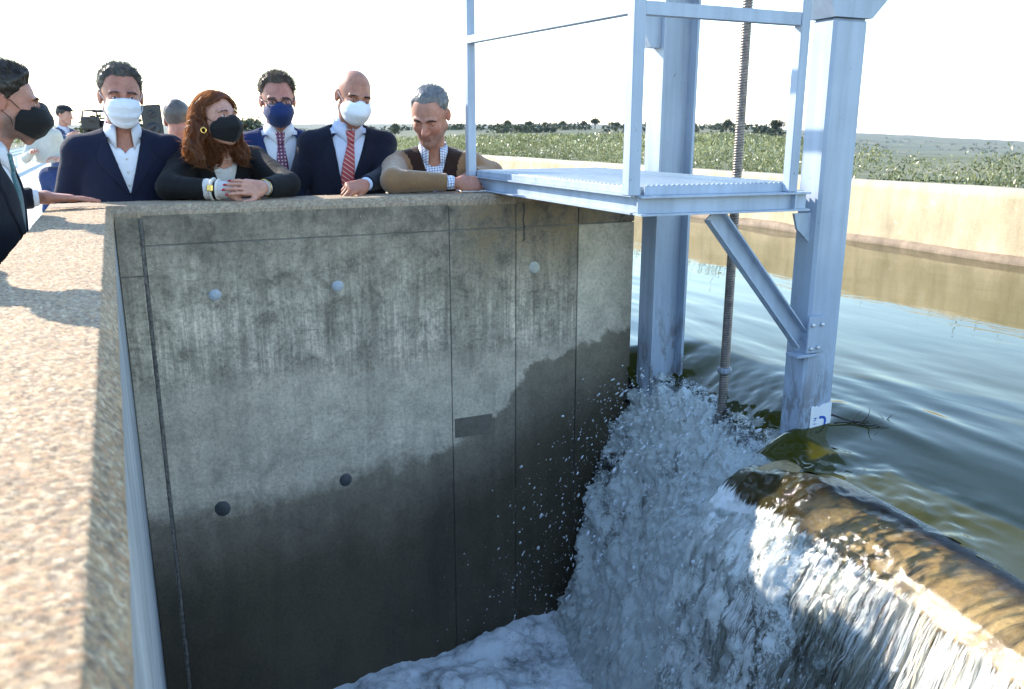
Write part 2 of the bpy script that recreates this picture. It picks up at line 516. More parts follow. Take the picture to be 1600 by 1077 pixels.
# ---- far parapet of formed panels
FY = 3.75
fw = empty('formed_concrete_wall', (1.2, 3.87, 0), 'tall stained concrete wall of cast panels that the group leans on, wet at the foot', 'wall')
FO = (1.2, 3.87, 0)
xs = np.concatenate([np.arange(-0.253, 2.43, 0.0065), [2.43]])
cop2 = aggregate_coping('coping', 'X', 3.992, FY, 0, 0, xs, 34, (0.030, 0.030), 0.0075, 0.0016, None, chamfer_side=-1, seed=5)
cop2.parent = fw; cop2.matrix_parent_inverse = Matrix.Translation((-FO[0], -FO[1], 0))
box('wall_core', (-0.25, 3.760, -2.0), (2.424, 3.989, 1.1120), MAT_GREYWALL, fw, offset=FO)
joints = [-0.0215, 0.0655, 1.404, 1.751, 2.098]
for i in range(4):
    x0 = joints[i] + (0.0 if i == 0 else 0.0018 if i > 1 else 0.016); x1 = joints[i + 1] - (0.0018 if i else 0.0)
    for z0, z1 in ((-1.9, 0.9825), (0.9875, 1.110)):
        if i == 0:
            z0, z1 = (z0, 0.86) if z0 < 0 else (0.864, 1.110)
        box('wall_panel', (x0, FY + RNG.uniform(-.0008, .0008), z0), (x1, 3.7585, z1), MAT_FARWALL, fw, 0.0022, FO)
box('smooth_wall_panel', (2.1005, 3.7475, 0.9870), (2.430, 3.7585, 1.110), MAT_FARWALL, fw, 0.002, FO)
MAT_FW2 = mat_farwall(True)
e = box('smooth_wall_panel', (2.1005, 3.7472, -1.9), (2.430, 3.7585, 0.9822), MAT_FW2, fw, 0.002, FO)
e['label'] = 'paler smooth end panel beside the water'
# rough mortar joint near the corner
jz = np.linspace(-1.9, 1.11, 300); jw = np.linspace(0, 1, 7)
JX = 0.0655 + jw[None, :] * 0.018 + 0.004 * vnoise(np.stack([jz * 20, jz * 0, jz * 0], -1), 2)[:, None]
JY = FY + 0.004 + 0.0065 * fbm(np.stack(np.broadcast_arrays(JX * 90, jz[:, None] * 70, 0 * JX), -1), 3, 4) - 0.004 * np.sin(jw * math.pi)[None, :]
JV = np.stack([JX, JY, np.broadcast_to(jz[:, None], JX.shape)], -1).reshape(-1, 3)
mesh_np('mortar_joint', JV, grid_faces(300, 7), MAT_MORTAR, fw, True, offset=FO)

def plug(x, z, r, mat, seed):
    n = 26
    V = [(x, FY - 0.0036, z)]; V2 = []
    for k in range(n):
        a = 2 * math.pi * k / n
        rr = r * (1 + 0.05 * math.sin(2 * a + seed) + 0.03 * math.sin(9 * a + seed * 2.3))
        V.append((x + rr * 0.9 * math.cos(a), FY - 0.0032, z + rr * 0.9 * math.sin(a)))
        V2.append((x + rr * math.cos(a), FY + 0.002, z + rr * math.sin(a)))
    V = V + V2
    T = [(0, 1 + k, 1 + (k + 1) % n) for k in range(n)]
    F = [(1 + k, n + 1 + k, n + 1 + (k + 1) % n, 1 + (k + 1) % n) for k in range(n)]
    return mesh_np('tie_hole_plug', V, F, mat, fw, False, F3=T, offset=FO)
plug(0.336, 0.763, 0.026, MAT_PLUG, 1); plug(0.864, 0.762, 0.026, MAT_PLUG, 2)
plug(1.853, 0.782, 0.031, MAT_PLUG_CREAM, 3)
plug(0.289, -0.215, 0.037, MAT_PLUG_DARK, 4); plug(0.854, -0.177, 0.032, MAT_PLUG_DARK, 5)
box('repair_patch', (1.414, FY - 0.0025, -0.055), (1.62, 3.756, 0.050), mat_concrete('repair_mortar', (0.11, 0.092, 0.07), (0.19, 0.16, 0.125), 12.0), fw, 0.003, FO)
# crack under the platform
ck = [(1.792, 1.10), (1.795, 1.06), (1.789, 1.02), (1.796, 0.985), (1.794, 0.95), (1.797, 0.925), (1.786, 0.918)]
tube('crack', [(x, FY - 0.0006, z) for x, z in ck], 0.0035, MAT_DARKMETAL if False else MAT_PLUG_DARK, fw, 6, FO)

# ---- weir and pit
MAT_WEIR = None
def mat_weir():
    g = NT('algae_brown_concrete')
    p = g.pos()
    a = g.noise(g.scale(p, (3, 9, 3)), 1.6, 6, 0.65, 0.6)
    b = g.noise(p, 38, 5, 0.7, 0.4)
    col = g.ramp(a, [(0.3, (0.16, 0.105, 0.04)), (0.5, (0.36, 0.25, 0.105)), (0.72, (0.52, 0.385, 0.18))])
    col = g.mix(1.0, col, g.ramp(b, [(0.3, 0.6), (0.7, 1.2)]), 'MULTIPLY')
    return g.done(col, 0.6, g.bump(b, 0.4, 0.006))
MAT_WEIR = mat_weir()
wp = [(2.62, -2.0), (2.62, 0.00), (2.50, 0.075), (2.40, 0.135), (2.30, 0.175), (2.20, 0.192), (2.10, 0.178), (2.03, 0.135), (1.995, 0.075), (1.985, 0.03), (2.0, 0.012), (2.09, 0.0), (2.10, -2.0)]
def refine(prof, n):
    P = np.array(prof); out = []
    for i in range(len(P) - 1):
        for k in range(n): out.append(tuple(P[i] + (P[i + 1] - P[i]) * k / n))
    return out + [tuple(P[-1])]
wq = np.array(wp[1:9]); wt = np.linspace(0, 1, len(wq)); wt2 = np.linspace(0, 1, 60)
wx2 = np.interp(wt2, wt, wq[:, 0]); wz2 = np.interp(wt2, wt, wq[:, 1])
for _ in range(14):
    wx2[1:-1] = (wx2[:-2] + 2 * wx2[1:-1] + wx2[2:]) / 4; wz2[1:-1] = (wz2[:-2] + 2 * wz2[1:-1] + wz2[2:]) / 4
wp = [wp[0]] + list(zip(wx2, wz2)) + wp[9:]
wpa = np.array(wp); wyv = np.linspace(-3.0, 2.38, 60)
WX, WY = np.meshgrid(np.arange(len(wpa)), wyv, indexing='ij')
WV = np.stack([wpa[WX, 0] + sill_dx(WY), WY, wpa[WX, 1]], -1)
n_p, n_y = WX.shape
endcap = [(j, j + 1, len(wpa) - 2 - j, len(wpa) - 1 - j) for j in range(0, len(wpa) // 2 - 1)]
capf = [tuple(k * n_y + (n_y - 1) for k in q) for q in endcap]
wr = mesh_np('weir_sill', WV.reshape(-1, 3), np.concatenate([grid_faces(n_p, n_y), np.array(capf)]), MAT_WEIR, None, True)
tag(wr, 'rounded brown concrete weir sill under the thin sunlit sheet of water', 'weir')
g_ = box('sluice_leaf', (2.47, 2.57, -2.0), (2.50, 3.70, 0.02), MAT_DARKMETAL)
tag(g_, 'lowered dark sluice leaf hidden under the torrent between the two posts', 'gate leaf')
pf = box('pit_floor', (-0.02, -3.0, -2.1), (2.0, 3.755, -1.75), MAT_GREYWALL); tag(pf, kind='structure')
pb = box('pit_end_wall', (-0.25, -3.3, -2.0), (7.5, -3.002, 1.12), MAT_GREYWALL)
tag(pb, 'grey concrete end wall of the pit behind the photographer', 'wall')

# ---- canal walls
CX = 7.2
nY, nZ = 260, 22
yy = np.concatenate([np.linspace(-3.0, 12, 190), np.linspace(12.1, 18.3, 70)])
zz = np.linspace(-0.6, 0.92, nZ)
Yg, Zg = np.meshgrid(yy, zz, indexing='ij')
Xg = CX + 0.06 * (Zg - 0.3) + 0.022 * fbm(np.stack([Yg * 0.8, Zg * 2, Yg * 0], -1), 3, 31) + 0.008 * fbm(np.stack([Yg * 7, Zg * 9, Yg * 0], -1), 3, 32)
Zg = Zg + (Zg > 0.85) * 0.010 * fbm(np.stack([Yg * 1.3, Yg * 0, Yg * 0], -1), 3, 33)
Vw = np.stack([Xg, Yg, Zg], -1)
top = Vw[:, -1:, :].copy(); top[..., 0] += 0.04; top[..., 2] += 0.012
top2 = top.copy(); top2[..., 0] += 0.24
bot = top2.copy(); bot[..., 2] = -0.4
Vw = np.concatenate([Vw, top, top2, bot], 1)
cw = mesh_np('canal_wall', Vw.reshape(-1, 3), grid_faces(len(yy), nZ + 3), MAT_CREAM)
tag(cw, 'long low cream concrete canal wall in full sun across the water', 'wall')
ledge_pts = [(CX - 0.02 + 0.012 * math.sin(y * 2.1), y) for y in np.linspace(-2.8, 18.2, 120)]
prof_n = len(ledge_pts)
LV = []
for x, y in ledge_pts:
    w_ = 0.03 + 0.02 * math.sin(y * 5.3) * math.sin(y * 1.7)
    LV += [(x + 0.05, y, 0.375 + 0.012 * math.sin(y * 3.3)), (x - w_ * 0.4, y, 0.35 + 0.01 * math.sin(y * 4.1)), (x - w_, y, 0.30), (x - w_, y, 0.20)]
lg = mesh_np('stained_footing', LV, grid_faces(prof_n, 4)[:, ::-1], MAT_CREAM_BASE, None, True)
lg.parent = cw
el = box('canal_head_wall', (2.2, 18.3, -0.6), (7.7, 18.6, 0.93), MAT_CREAM); tag(el, 'cream concrete head wall closing the far end of the canal', 'wall')
cl = box('canal_side_wall', (2.20, 3.994, -0.6), (2.424, 18.295, 0.86), MAT_CREAM); tag(cl, 'canal side wall behind the platform beside the apron', 'wall')
cb = box('canal_bed', (2.63, -3.0, -0.75), (7.5, 18.5, -0.62), MAT_CREAM_BASE); tag(cb, kind='structure')
# ================================================================ steel sluice frame
def ibeam_prof(u0, u1, v0, v1, tf, tw, flanges='u'):
    """I profile; flanges at u0/u1 spanning v0..v1, web in the middle of v"""
    vm = (v0 + v1) / 2
    return [(u0, v0), (u0 + tf, v0), (u0 + tf, vm - tw / 2), (u1 - tf, vm - tw / 2), (u1 - tf, v0), (u1, v0),
            (u1, v1), (u1 - tf, v1), (u1 - tf, vm + tw / 2), (u0 + tf, vm + tw / 2), (u0 + tf, v1), (u0, v1)]

def slanted_bar(name, a, b, prof, mat, parent, offset, ref=(0, 1, 0)):
    """extrude a 2D profile (p along cross(d,ref), q along ref) from a to b"""
    a, b = Vector(a), Vector(b); d = (b - a).normalized()
    q = Vector(ref); q = (q - d * q.dot(d)).normalized(); p = d.cross(q)
    bm = bmesh.new()
    A = [bm.verts.new(a + p * u + q * v) for u, v in prof]; B = [bm.verts.new(b + p * u + q * v) for u, v in prof]
    n = len(prof)
    for i in range(n): bm.faces.new((A[i], A[(i + 1) % n], B[(i + 1) % n], B[i]))
    bm.faces.new(A[::-1]); bm.faces.new(B)
    return obj_bm(name, bm, mat, parent, offset=offset)

GO = (2.55, 3.05, -0.6)
gf = empty('sluice_gate_frame', GO, 'grey steel sluice frame of two tall posts standing in the torrent', 'gate frame')
# H post by the wall: flanges face the pit and the canal, web between
pl = profile_prism('post', ibeam_prof(2.450, 2.655, 3.575, 3.705, 0.014, 0.012), 'Z', -1.2, 2.75, MAT_STEEL, gf, GO)
pl['label'] = 'post with an open web beside the wall end, rust streaked near the water'
# box post
pr = profile_prism('post', [(2.425, 2.462), (2.590, 2.462), (2.590, 2.585), (2.425, 2.585)], 'Z', -1.2, 1.84, MAT_STEEL, gf, GO, bevel=0.012)
pr['label'] = 'box post carrying the blue and white gauge plate'
# flared head of the box post
bm = bmesh.new()
lo = [bm.verts.new(v) for v in ((2.418, 2.455, 1.842), (2.597, 2.455, 1.842), (2.597, 2.592, 1.842), (2.418, 2.592, 1.842))]
hi = [bm.verts.new(v) for v in ((2.35, 2.45, 1.95), (2.70, 2.45, 1.95), (2.70, 2.60, 1.95), (2.35, 2.60, 1.95))]
hh = [bm.verts.new(v) for v in ((2.35, 2.45, 2.75), (2.70, 2.45, 2.75), (2.70, 2.60, 2.75), (2.35, 2.60, 2.75))]
for a_, b_ in ((lo, hi), (hi, hh)):
    for i in range(4): bm.faces.new((a_[i], a_[(i + 1) % 4], b_[(i + 1) % 4], b_[i]))
bm.faces.new(lo[::-1]); bm.faces.new(hh)
obj_bm('post_head', bm, MAT_STEEL, gf, offset=GO)
box('head_beam', (2.44, 2.602, 2.42), (2.66, 3.570, 2.62), MAT_STEEL, gf, 0.006, GO)
# small bracket on the wall-side post, top left
bm = bmesh.new()
tri = [(2.449, 1.99), (2.33, 1.99), (2.33, 1.93), (2.395, 1.83), (2.449, 1.83)]
A = [bm.verts.new((x, 3.60, z)) for x, z in tri]; B = [bm.verts.new((x, 3.66, z)) for x, z in tri]
for i in range(5): bm.faces.new((A[i], A[(i + 1) % 5], B[(i + 1) % 5], B[i]))
bm.faces.new(A[::-1]); bm.faces.new(B)
obj_bm('bracket', bm, MAT_STEEL, gf, offset=GO)
# seat and gusset that hold the platform brace on the box post
box('brace_plate', (2.412, 2.448, 0.585), (2.500, 2.4595, 0.735), MAT_STEEL, gf, 0.002, GO)
box('brace_seat', (2.365, 2.445, 0.570), (2.470, 2.515, 0.582), MAT_STEEL, gf, 0.002, GO)
for bx, bz in ((2.43, 0.605), (2.465, 0.607), (2.478, 0.70), (2.43, 0.70)):
    V, F, T = tube_np([(bx, 2.4475, bz), (bx, 2.440, bz)], 0.008, 6)
    mesh_np('bolt', V, F, MAT_GALV, gf, False, F3=T, offset=GO)
bm = bmesh.new()
gus = [(2.4245, 1.135), (2.4245, 1.02), (2.36, 1.075), (2.34, 1.135)]
A = [bm.verts.new((x, 2.50, z)) for x, z in gus]; B = [bm.verts.new((x, 2.512, z)) for x, z in gus]
for i in range(4): bm.faces.new((A[i], A[(i + 1) % 4], B[(i + 1) % 4], B[i]))
bm.faces.new(A[::-1]); bm.faces.new(B)
obj_bm('gusset', bm, MAT_STEEL, gf, offset=GO)

# gauge plate with its printed mark
MAT_PLATE = plain('white_enamel', (0.78, 0.79, 0.80), 0.35, 0, 0.04, 15)
MAT_BLUE = plain('blue_print', (0.02, 0.09, 0.42), 0.4, 0, 0.08, 15)
GX0, GX1, GZ1 = 2.474, 2.584, 0.352
bm = bmesh.new()
top_edge = [(GX0, GZ1), (GX0 + .012, GZ1 + .004), (GX0 + .02, GZ1 - .003), (GX0 + .03, GZ1 + .002), (GX0 + .042, GZ1 - .006), (GX0 + .055, GZ1 + .004), (GX1, GZ1 + .010)]
ol = [(GX0, 0.02), (GX1, 0.02)] + top_edge[::-1]
A = [bm.verts.new((x, 2.4585, z)) for x, z in ol]; B = [bm.verts.new((x, 2.4612, z)) for x, z in ol]
for i in range(len(ol)): bm.faces.new((A[i], A[(i + 1) % len(ol)], B[(i + 1) % len(ol)], B[i]))
bm.faces.new(A); bm.faces.new(B[::-1])
gp = obj_bm('gauge_plate', bm, MAT_PLATE, gf, offset=GO)
def stroke(pts, w, y):
    V = []; n = len(pts)
    for i, (x, z) in enumerate(pts):
        a = pts[max(0, i - 1)]; b = pts[min(n - 1, i + 1)]
        d = Vector((b[0] - a[0], b[1] - a[1])); d.normalize(); nx, nz = -d.y * w / 2, d.x * w / 2
        V += [(x + nx, y, z + nz), (x - nx, y, z - nz)]
    F = [(2 * i, 2 * i + 2, 2 * i + 3, 2 * i + 1) for i in range(n - 1)]
    return V, F
arc = [(GX0 + 0.046, GZ1 - 0.050)] + [(GX0 + 0.062, GZ1 - 0.050)] + [(GX0 + 0.062 + 0.018 * math.sin(t), GZ1 - 0.068 + 0.018 * math.cos(t)) for t in np.linspace(0.2, 1.5, 7)] + [(GX0 + 0.078, GZ1 - 0.085), (GX0 + 0.072, GZ1 - 0.098), (GX0 + 0.058, GZ1 - 0.104), (GX0 + 0.040, GZ1 - 0.104)]
V, F = stroke(arc, 0.011, 2.4575)
mesh_np('printed_mark', V, F, MAT_BLUE, gf, False, offset=GO)
V, F = stroke([(GX0 + 0.018, GZ1 - 0.050), (GX0 + 0.034, GZ1 - 0.050)], 0.0035, 2.4575)
for s_ in ([(GX0 + 0.026, GZ1 - 0.050), (GX0 + 0.0275, GZ1 - 0.057), (GX0 + 0.025, GZ1 - 0.061), (GX0 + 0.018, GZ1 - 0.061)], [(GX0 + 0.018, GZ1 - 0.075), (GX0 + 0.027, GZ1 - 0.075)], [(GX0 + 0.030, GZ1 - 0.075), (GX0 + 0.0335, GZ1 - 0.075)]):
    V2, F2 = stroke(s_, 0.0035, 2.4575)
    F = F + [tuple(i + len(V) for i in f) for f in F2]; V = V + V2
mesh_np('printed_letters', V, F, MAT_BLUE, gf, False, offset=GO)

# ---- threaded spindle
SO = (2.53, 3.08, -0.1)
sp = empty('lifting_spindle', SO, 'dark threaded steel spindle rising from the torrent between the two posts', 'spindle')
pitch, R0 = 0.0115, 0.0195
nseg, turns0, turns1 = 14, 0.05, 2.42
zs = np.arange(-0.10, turns1, pitch / 4)
ang = np.linspace(0, 2 * math.pi, nseg, endpoint=False)
Zs, An = np.meshgrid(zs, ang, indexing='ij')
ph = (Zs / pitch - An / (2 * math.pi)) % 1.0
Rr = R0 + 0.0032 * np.clip(1.6 * (0.5 - np.abs(ph - 0.5)) * 2 - 0.3, 0, 1)
V = np.stack([2.53 + Rr * np.cos(An), 3.08 + Rr * np.sin(An), Zs], -1)
F = []
i = np.arange(len(zs) - 1)[:, None] * nseg; k = np.arange(nseg)[None, :]; k2 = (k + 1) % nseg
F = np.stack([i + k, i + k2, i + nseg + k2, i + nseg + k], -1).reshape(-1, 4)
mesh_np('threaded_rod', V.reshape(-1, 3), F, MAT_SCREW, sp, False, offset=SO)
V, F, T = tube_np([(2.53, 3.08, 0.328), (2.53, 3.08, 0.332), (2.53, 3.08, 0.352), (2.53, 3.08, 0.356)], [0.030, 0.034, 0.034, 0.030], 24)
mesh_np('collar', V, F, MAT_STEEL, sp, False, F3=T, offset=SO)

# ---- access platform with railing
PO = (1.95, 3.2, 1.15)
pf_ = empty('access_platform', PO, 'grey steel access platform with grating and railing reaching from the wall to the posts', 'platform')
zb, zt = 1.1535, 1.222
def corner(x, y): return (x, y)
def beam_c(name, a, b, side, label=None):
    """I beam between two plan points, 68 mm deep, flange 64 mm"""
    w = 0.032; h = (zt - zb) / 2; zm = (zb + zt) / 2
    t = 0.007
    prof = [(-w, -h), (w, -h), (w, -h + t), (0.004, -h + t), (0.004, h - t), (w, h - t), (w, h), (-w, h), (-w, h - t), (-0.004, h - t), (-0.004, -h + t), (-w, -h + t)]
    return slanted_bar(name, (*a, zm), (*b, zm), prof, MAT_STEEL, pf_, PO, (0, 0, 1))
A0, A1 = (1.672, 4.06), (1.672, 2.560)
B0, B1 = (1.640, 2.515), (2.335, 2.445)
beam_c('side_beam', A0, A1, 0)
beam_c('front_beam', B0, B1, 0)
beam_c('side_beam', (2.345, 4.06), (2.345, 2.50), 0)
beam_c('rear_beam', (1.706, 4.03), (2.311, 4.03), 0)
box('end_stiffener', (2.268, 2.424, zb + .0072), (2.276, 2.448, zt - .0072), MAT_STEEL, pf_, 0, PO)
# angle toe that frames the grating
box('kick_angle', (1.652, 2.53, zt + 0.0005), (1.662, 4.05, zt + 0.026), MAT_STEEL, pf_, 0.001, PO)
# grating: rows of anti-slip bars
GV, GF = [], []
def addbox(lo, hi):
    b0 = len(GV)
    for x in (lo[0], hi[0]):
        for y in (lo[1], hi[1]):
            for z in (lo[2], hi[2]): GV.append((x, y, z))
    for f in ((0, 1, 3, 2), (4, 6, 7, 5), (0, 4, 5, 1), (2, 3, 7, 6), (0, 2, 6, 4), (1, 5, 7, 3)): GF.append(tuple(b0 + i for i in f))
yb = 2.545
while yb < 4.04:
    addbox((1.668, yb, zt + 0.001), (2.372, yb + 0.0045, zt + 0.0295)); yb += 0.030
xb = 1.675
while xb < 2.37:
    addbox((xb, 2.5455, zt + 0.010), (xb + 0.013, 4.03, zt + 0.0270 + 0.0003 * ((xb * 1000) % 3))); xb += 0.0335
gr = mesh_np('grating', GV, GF, MAT_GALV, pf_, False, offset=PO)
slv = slanted_bar('grating_edge', (1.676, 2.5305, zt + 0.016), (2.29, 2.470, zt + 0.016), [(-0.0035, -0.0155), (0.0035, -0.0155), (0.0035, 0.0155), (-0.0035, 0.0155)], MAT_STEEL, pf_, PO, (0, 0, 1))
# serrated teeth on the edge
TV, TF, TT = [], [], []
for i in range(30):
    t = (i + 0.5) / 30
    x = 1.68 + (2.285 - 1.68) * t; y = 2.530 + (2.4705 - 2.530) * t
    b0 = len(TV)
    TV += [(x - .006, y - .003, zt + .0312), (x + .006, y - .003, zt + .0312), (x + .004, y - .003, zt + .036), (x - .004, y - .003, zt + .036),
           (x - .006, y + .003, zt + .0312), (x + .006, y + .003, zt + .0312), (x + .004, y + .003, zt + .036), (x - .004, y + .003, zt + .036)]
    TF += [tuple(b0 + q for q in f) for f in ((0, 1, 2, 3), (5, 4, 7, 6), (1, 5, 6, 2), (4, 0, 3, 7), (3, 2, 6, 7), (4, 5, 1, 0))]
mesh_np('grating_teeth', TV, TF, MAT_STEEL, pf_, False, offset=PO)
# railing
def rail_post(x, y, w=0.042, d=0.042, z1=2.30): return box('rail_post', (x - w / 2, y - d / 2, zt + 0.0008), (x + w / 2, y + d / 2, z1), MAT_STEEL, pf_, 0.003, PO)
rail_post(1.628, 4.02); rail_post(1.622, 2.530, 0.046, 0.046); rail_post(2.262, 2.452, 0.04, 0.04)
def rail_bar(a, b, s=0.021, sv=0.017):
    return slanted_bar('rail', a, b, [(-s, -sv), (s, -sv), (s, sv), (-s, sv)], MAT_STEEL, pf_, PO, (0, 0, 1))
rail_bar((1.628, 3.998, 1.868), (1.622, 2.554, 1.836)); rail_bar((1.646, 2.528, 1.835), (2.2415, 2.455, 1.822), 0.02, 0.021)
rail_bar((1.628, 4.041, 2.32), (1.622, 2.507, 2.32), 0.021, 0.019); rail_bar((1.644, 2.528, 2.32), (2.282, 2.45, 2.32), 0.02, 0.019)
# diagonal brace, a channel whose hollow faces the viewer
ch = [(-0.036, -0.022), (0.036, -0.022), (0.036, 0.016), (0.030, 0.016), (0.030, -0.015), (-0.030, -0.015), (-0.030, 0.016), (-0.036, 0.016)]
slanted_bar('brace', (1.955, 2.492, 1.148), (2.412, 2.480, 0.632), ch, MAT_STEEL, pf_, PO, (0, -1, 0))
# foot plate and anchor bolt on the coping
box('foot_plate', (1.52, 3.86, 1.1525), (1.70, 3.95, 1.1605), MAT_GALV, pf_, 0.002, PO)
V, F, T = tube_np([(1.558, 3.90, 1.161), (1.558, 3.90, 1.174), (1.558, 3.90, 1.1745), (1.558, 3.90, 1.195)], [0.014, 0.014, 0.007, 0.006], 6)
mesh_np('anchor_bolt', V, F, MAT_GALV, pf_, False, F3=T, offset=PO)

# ================================================================ water
def mat_deep():
    g = NT('murky_green_water')
    p = g.pos()
    n = g.noise(g.scale(p, (1, 1, 1)), 1.2, 3)
    col = g.ramp(n, [(0.3, (0.034, 0.034, 0.003)), (0.7, (0.046, 0.045, 0.004))])
    fine = g.noise(g.scale(p, (9, 3.2, 9)), 1.0, 3, 0.55, 0.3)
    return g.done(col, 0.035, g.bump(fine, 0.10, 0.010), IOR=1.333, Specular__IOR__Level=0.5)
MAT_DEEP = mat_deep()
xs1 = np.concatenate([np.arange(2.0, 3.3, 0.013), np.geomspace(3.31, 7.3, 110)])
ys1 = np.concatenate([np.linspace(-3.0, 0.75, 30), np.arange(0.8, 3.76, 0.016), np.geomspace(3.77, 18.29, 150)])
Xg, Yg = np.meshgrid(xs1, ys1, indexing='ij')
gate = smooth(2.46, 2.66, Yg) * (1 - smooth(3.70, 3.80, Yg))
weir = 1 - smooth(2.30, 2.52, Yg)
Z = np.full_like(Xg, 0.292)
sill_x = 2.36 + 0.16 * smooth(2.75, 3.35, Yg)
Z -= gate * (0.17 * smooth(sill_x + 0.50, sill_x, Xg) ** 1.6)
Z -= weir * (0.054 * smooth(2.95, 2.20, Xg - sill_dx(Yg)))
Z -= 0.10 * smooth(2.02, 2.46, Yg) * (1 - gate) * (1 - smooth(2.20, 2.42, Xg))
Z -= 0.022 * np.exp(-((Xg - 2.42) / 0.30) ** 2 - ((Yg - 2.47) / 0.22) ** 2)
near = 1 - smooth(2.9, 4.6, Xg)
P3 = np.stack([Xg * 3.2 + 0.5 * np.sin(Yg * 1.1), Yg * 0.9, Xg * 0], -1)
Z += 0.011 * near * fbm(P3, 3, 41) * smooth(2.3, 2.7, Xg)
sl = gate * (1 - smooth(2.55, 3.0, Xg))
Z += sl * (0.030 * fbm(np.stack([Xg * 5, Yg * 5.5, Xg * 0], -1), 4, 47) + 0.010 * fbm(np.stack([Xg * 16, Yg * 18, Xg * 0], -1), 3, 48))
P4 = np.stack([Xg * 9 + 1.2 * np.sin(Yg * 2.3), Yg * 2.2, Xg * 0], -1)
Z += 0.0035 * near * fbm(P4, 3, 42) * smooth(2.3, 2.6, Xg)
Z += 0.006 * fbm(np.stack([Xg * 0.9, Yg * 0.55, Xg * 0], -1), 3, 43) * (1 - near * 0.5)
Z += 0.0016 * fbm(np.stack([Xg * 3.5, Yg * 1.4, Xg * 0], -1), 3, 46)
# standing wave that leans on the box post and the bow wave at the wall-side post
for (px, py, amp, sx, sy) in ((2.70, 2.60, 0.012, 0.06, 0.16), (2.74, 2.30, 0.010, 0.05, 0.28), (2.70, 3.60, 0.018, 0.06, 0.10), (2.98, 2.25, 0.008, 0.06, 0.6), (3.2, 2.6, 0.006, 0.08, 0.9)):
    Z += amp * np.exp(-((Xg - px - 0.12 * (Yg - py)) / sx) ** 2 - ((Yg - py) / sy) ** 2)
# little boils where the flow breaks over the sill
boil = weir * (1 - smooth(2.25, 2.6, Xg)) * smooth(1.35, 1.7, Yg)
Z += 0.022 * boil * fbm(np.stack([Xg * 14, Yg * 9, Xg * 0], -1), 4, 44)
WATER_Z = Z
Fw = grid_faces(*Xg.shape)
cx_ = Xg.reshape(-1)[Fw].mean(1); cy_ = Yg.reshape(-1)[Fw].mean(1)
keep = ~((cx_ < 2.20 + sill_dx(cy_)) & (cy_ < 2.52)) & ~((cx_ < 2.40 + 0.17 * smooth(2.6, 3.35, cy_) - 0.15 * smooth(3.60, 3.68, cy_)) & (cy_ >= 2.52)) & ~((cy_ > 3.995) & (cx_ < 2.43))
wm = mesh_np('water', np.stack([Xg, Yg, Z], -1).reshape(-1, 3), Fw[keep], MAT_DEEP)
tag(wm, 'smooth olive canal water reflecting sky and the cream wall', None, kind='structure')

def mat_flow(name, clear_tint, foam_col, su, sv, thr, soft, gap=0.0, gapcol=None, rough=0.12, bump=0.5, coarse=0.7, murk_shade=None):
    """running water: clear glossy film where 'foam' is low, white broken water where it is high, with gaps along the flow"""
    g = NT(name)
    u = g.attr('fu', 'Fac'); v = g.attr('fv', 'Fac'); foam = g.attr('foam', 'Fac')
    vec = g.node('CombineXYZ', X=g.math('MULTIPLY', u, su), Y=g.math('MULTIPLY', v, sv), Z=0.0).outputs[0]
    vec2 = g.node('CombineXYZ', X=g.math('MULTIPLY', u, su * 3.1), Y=g.math('MULTIPLY', v, sv * 2.6), Z=3.0).outputs[0]
    vec0 = g.node('CombineXYZ', X=g.math('MULTIPLY', u, su * 0.20), Y=g.math('MULTIPLY', v, sv * 0.20), Z=8.0).outputs[0]
    n0 = g.noise(vec0, 1.0, 4, 0.6, 0.4)
    n1 = g.noise(vec, 1.0, 6, 0.65, 0.5); n2 = g.noise(vec2, 1.0, 5, 0.7, 0.6)
    n = g.math('ADD', g.math('MULTIPLY', n1, 0.5), g.math('MULTIPLY', n2, 0.5))
    m = g.math('ADD', n, g.math('SUBTRACT', foam, 0.5))
    m = g.math('ADD', m, g.math('MULTIPLY', g.math('SUBTRACT', n0, 0.5), coarse))
    white = g.map(m, thr - soft, thr + soft, 0, 1)
    nrm = g.bump(n, bump, 0.004)
    fres = g.node('Fresnel', IOR=1.33, Normal=nrm).outputs[0]
    gl = g.node('BsdfGlossy', Color=(1, 1, 1, 1), Roughness=0.06, Normal=nrm).outputs[0]
    tr = g.node('BsdfTransparent', Color=(*clear_tint, 1)).outputs[0]
    clear = g.node('MixShader', _0=fres, _1=tr, _2=gl).outputs[0]
    g.done(g.mix(n2, tuple(c * 0.75 for c in foam_col), foam_col), rough, nrm, IOR=1.33, Specular__IOR__Level=0.6)
    trl = g.node('BsdfTranslucent', Color=(*foam_col, 1), Normal=nrm).outputs[0]
    fm = g.node('MixShader', _0=0.22, _1=g.bsdf.outputs[0], _2=trl).outputs[0]
    if murk_shade is not None:
        mk = g.node('BsdfPrincipled', Base__Color=(*murk_shade, 1), Roughness=0.05, IOR=1.33, Normal=nrm).outputs[0]
        clear = g.node('MixShader', _0=g.attr('murk_shade', 'Fac'), _1=clear, _2=mk).outputs[0]
    sh = g.node('MixShader', _0=white, _1=clear, _2=fm).outputs[0]
    g.link(sh, g.out.inputs['Surface'])
    return g.mat

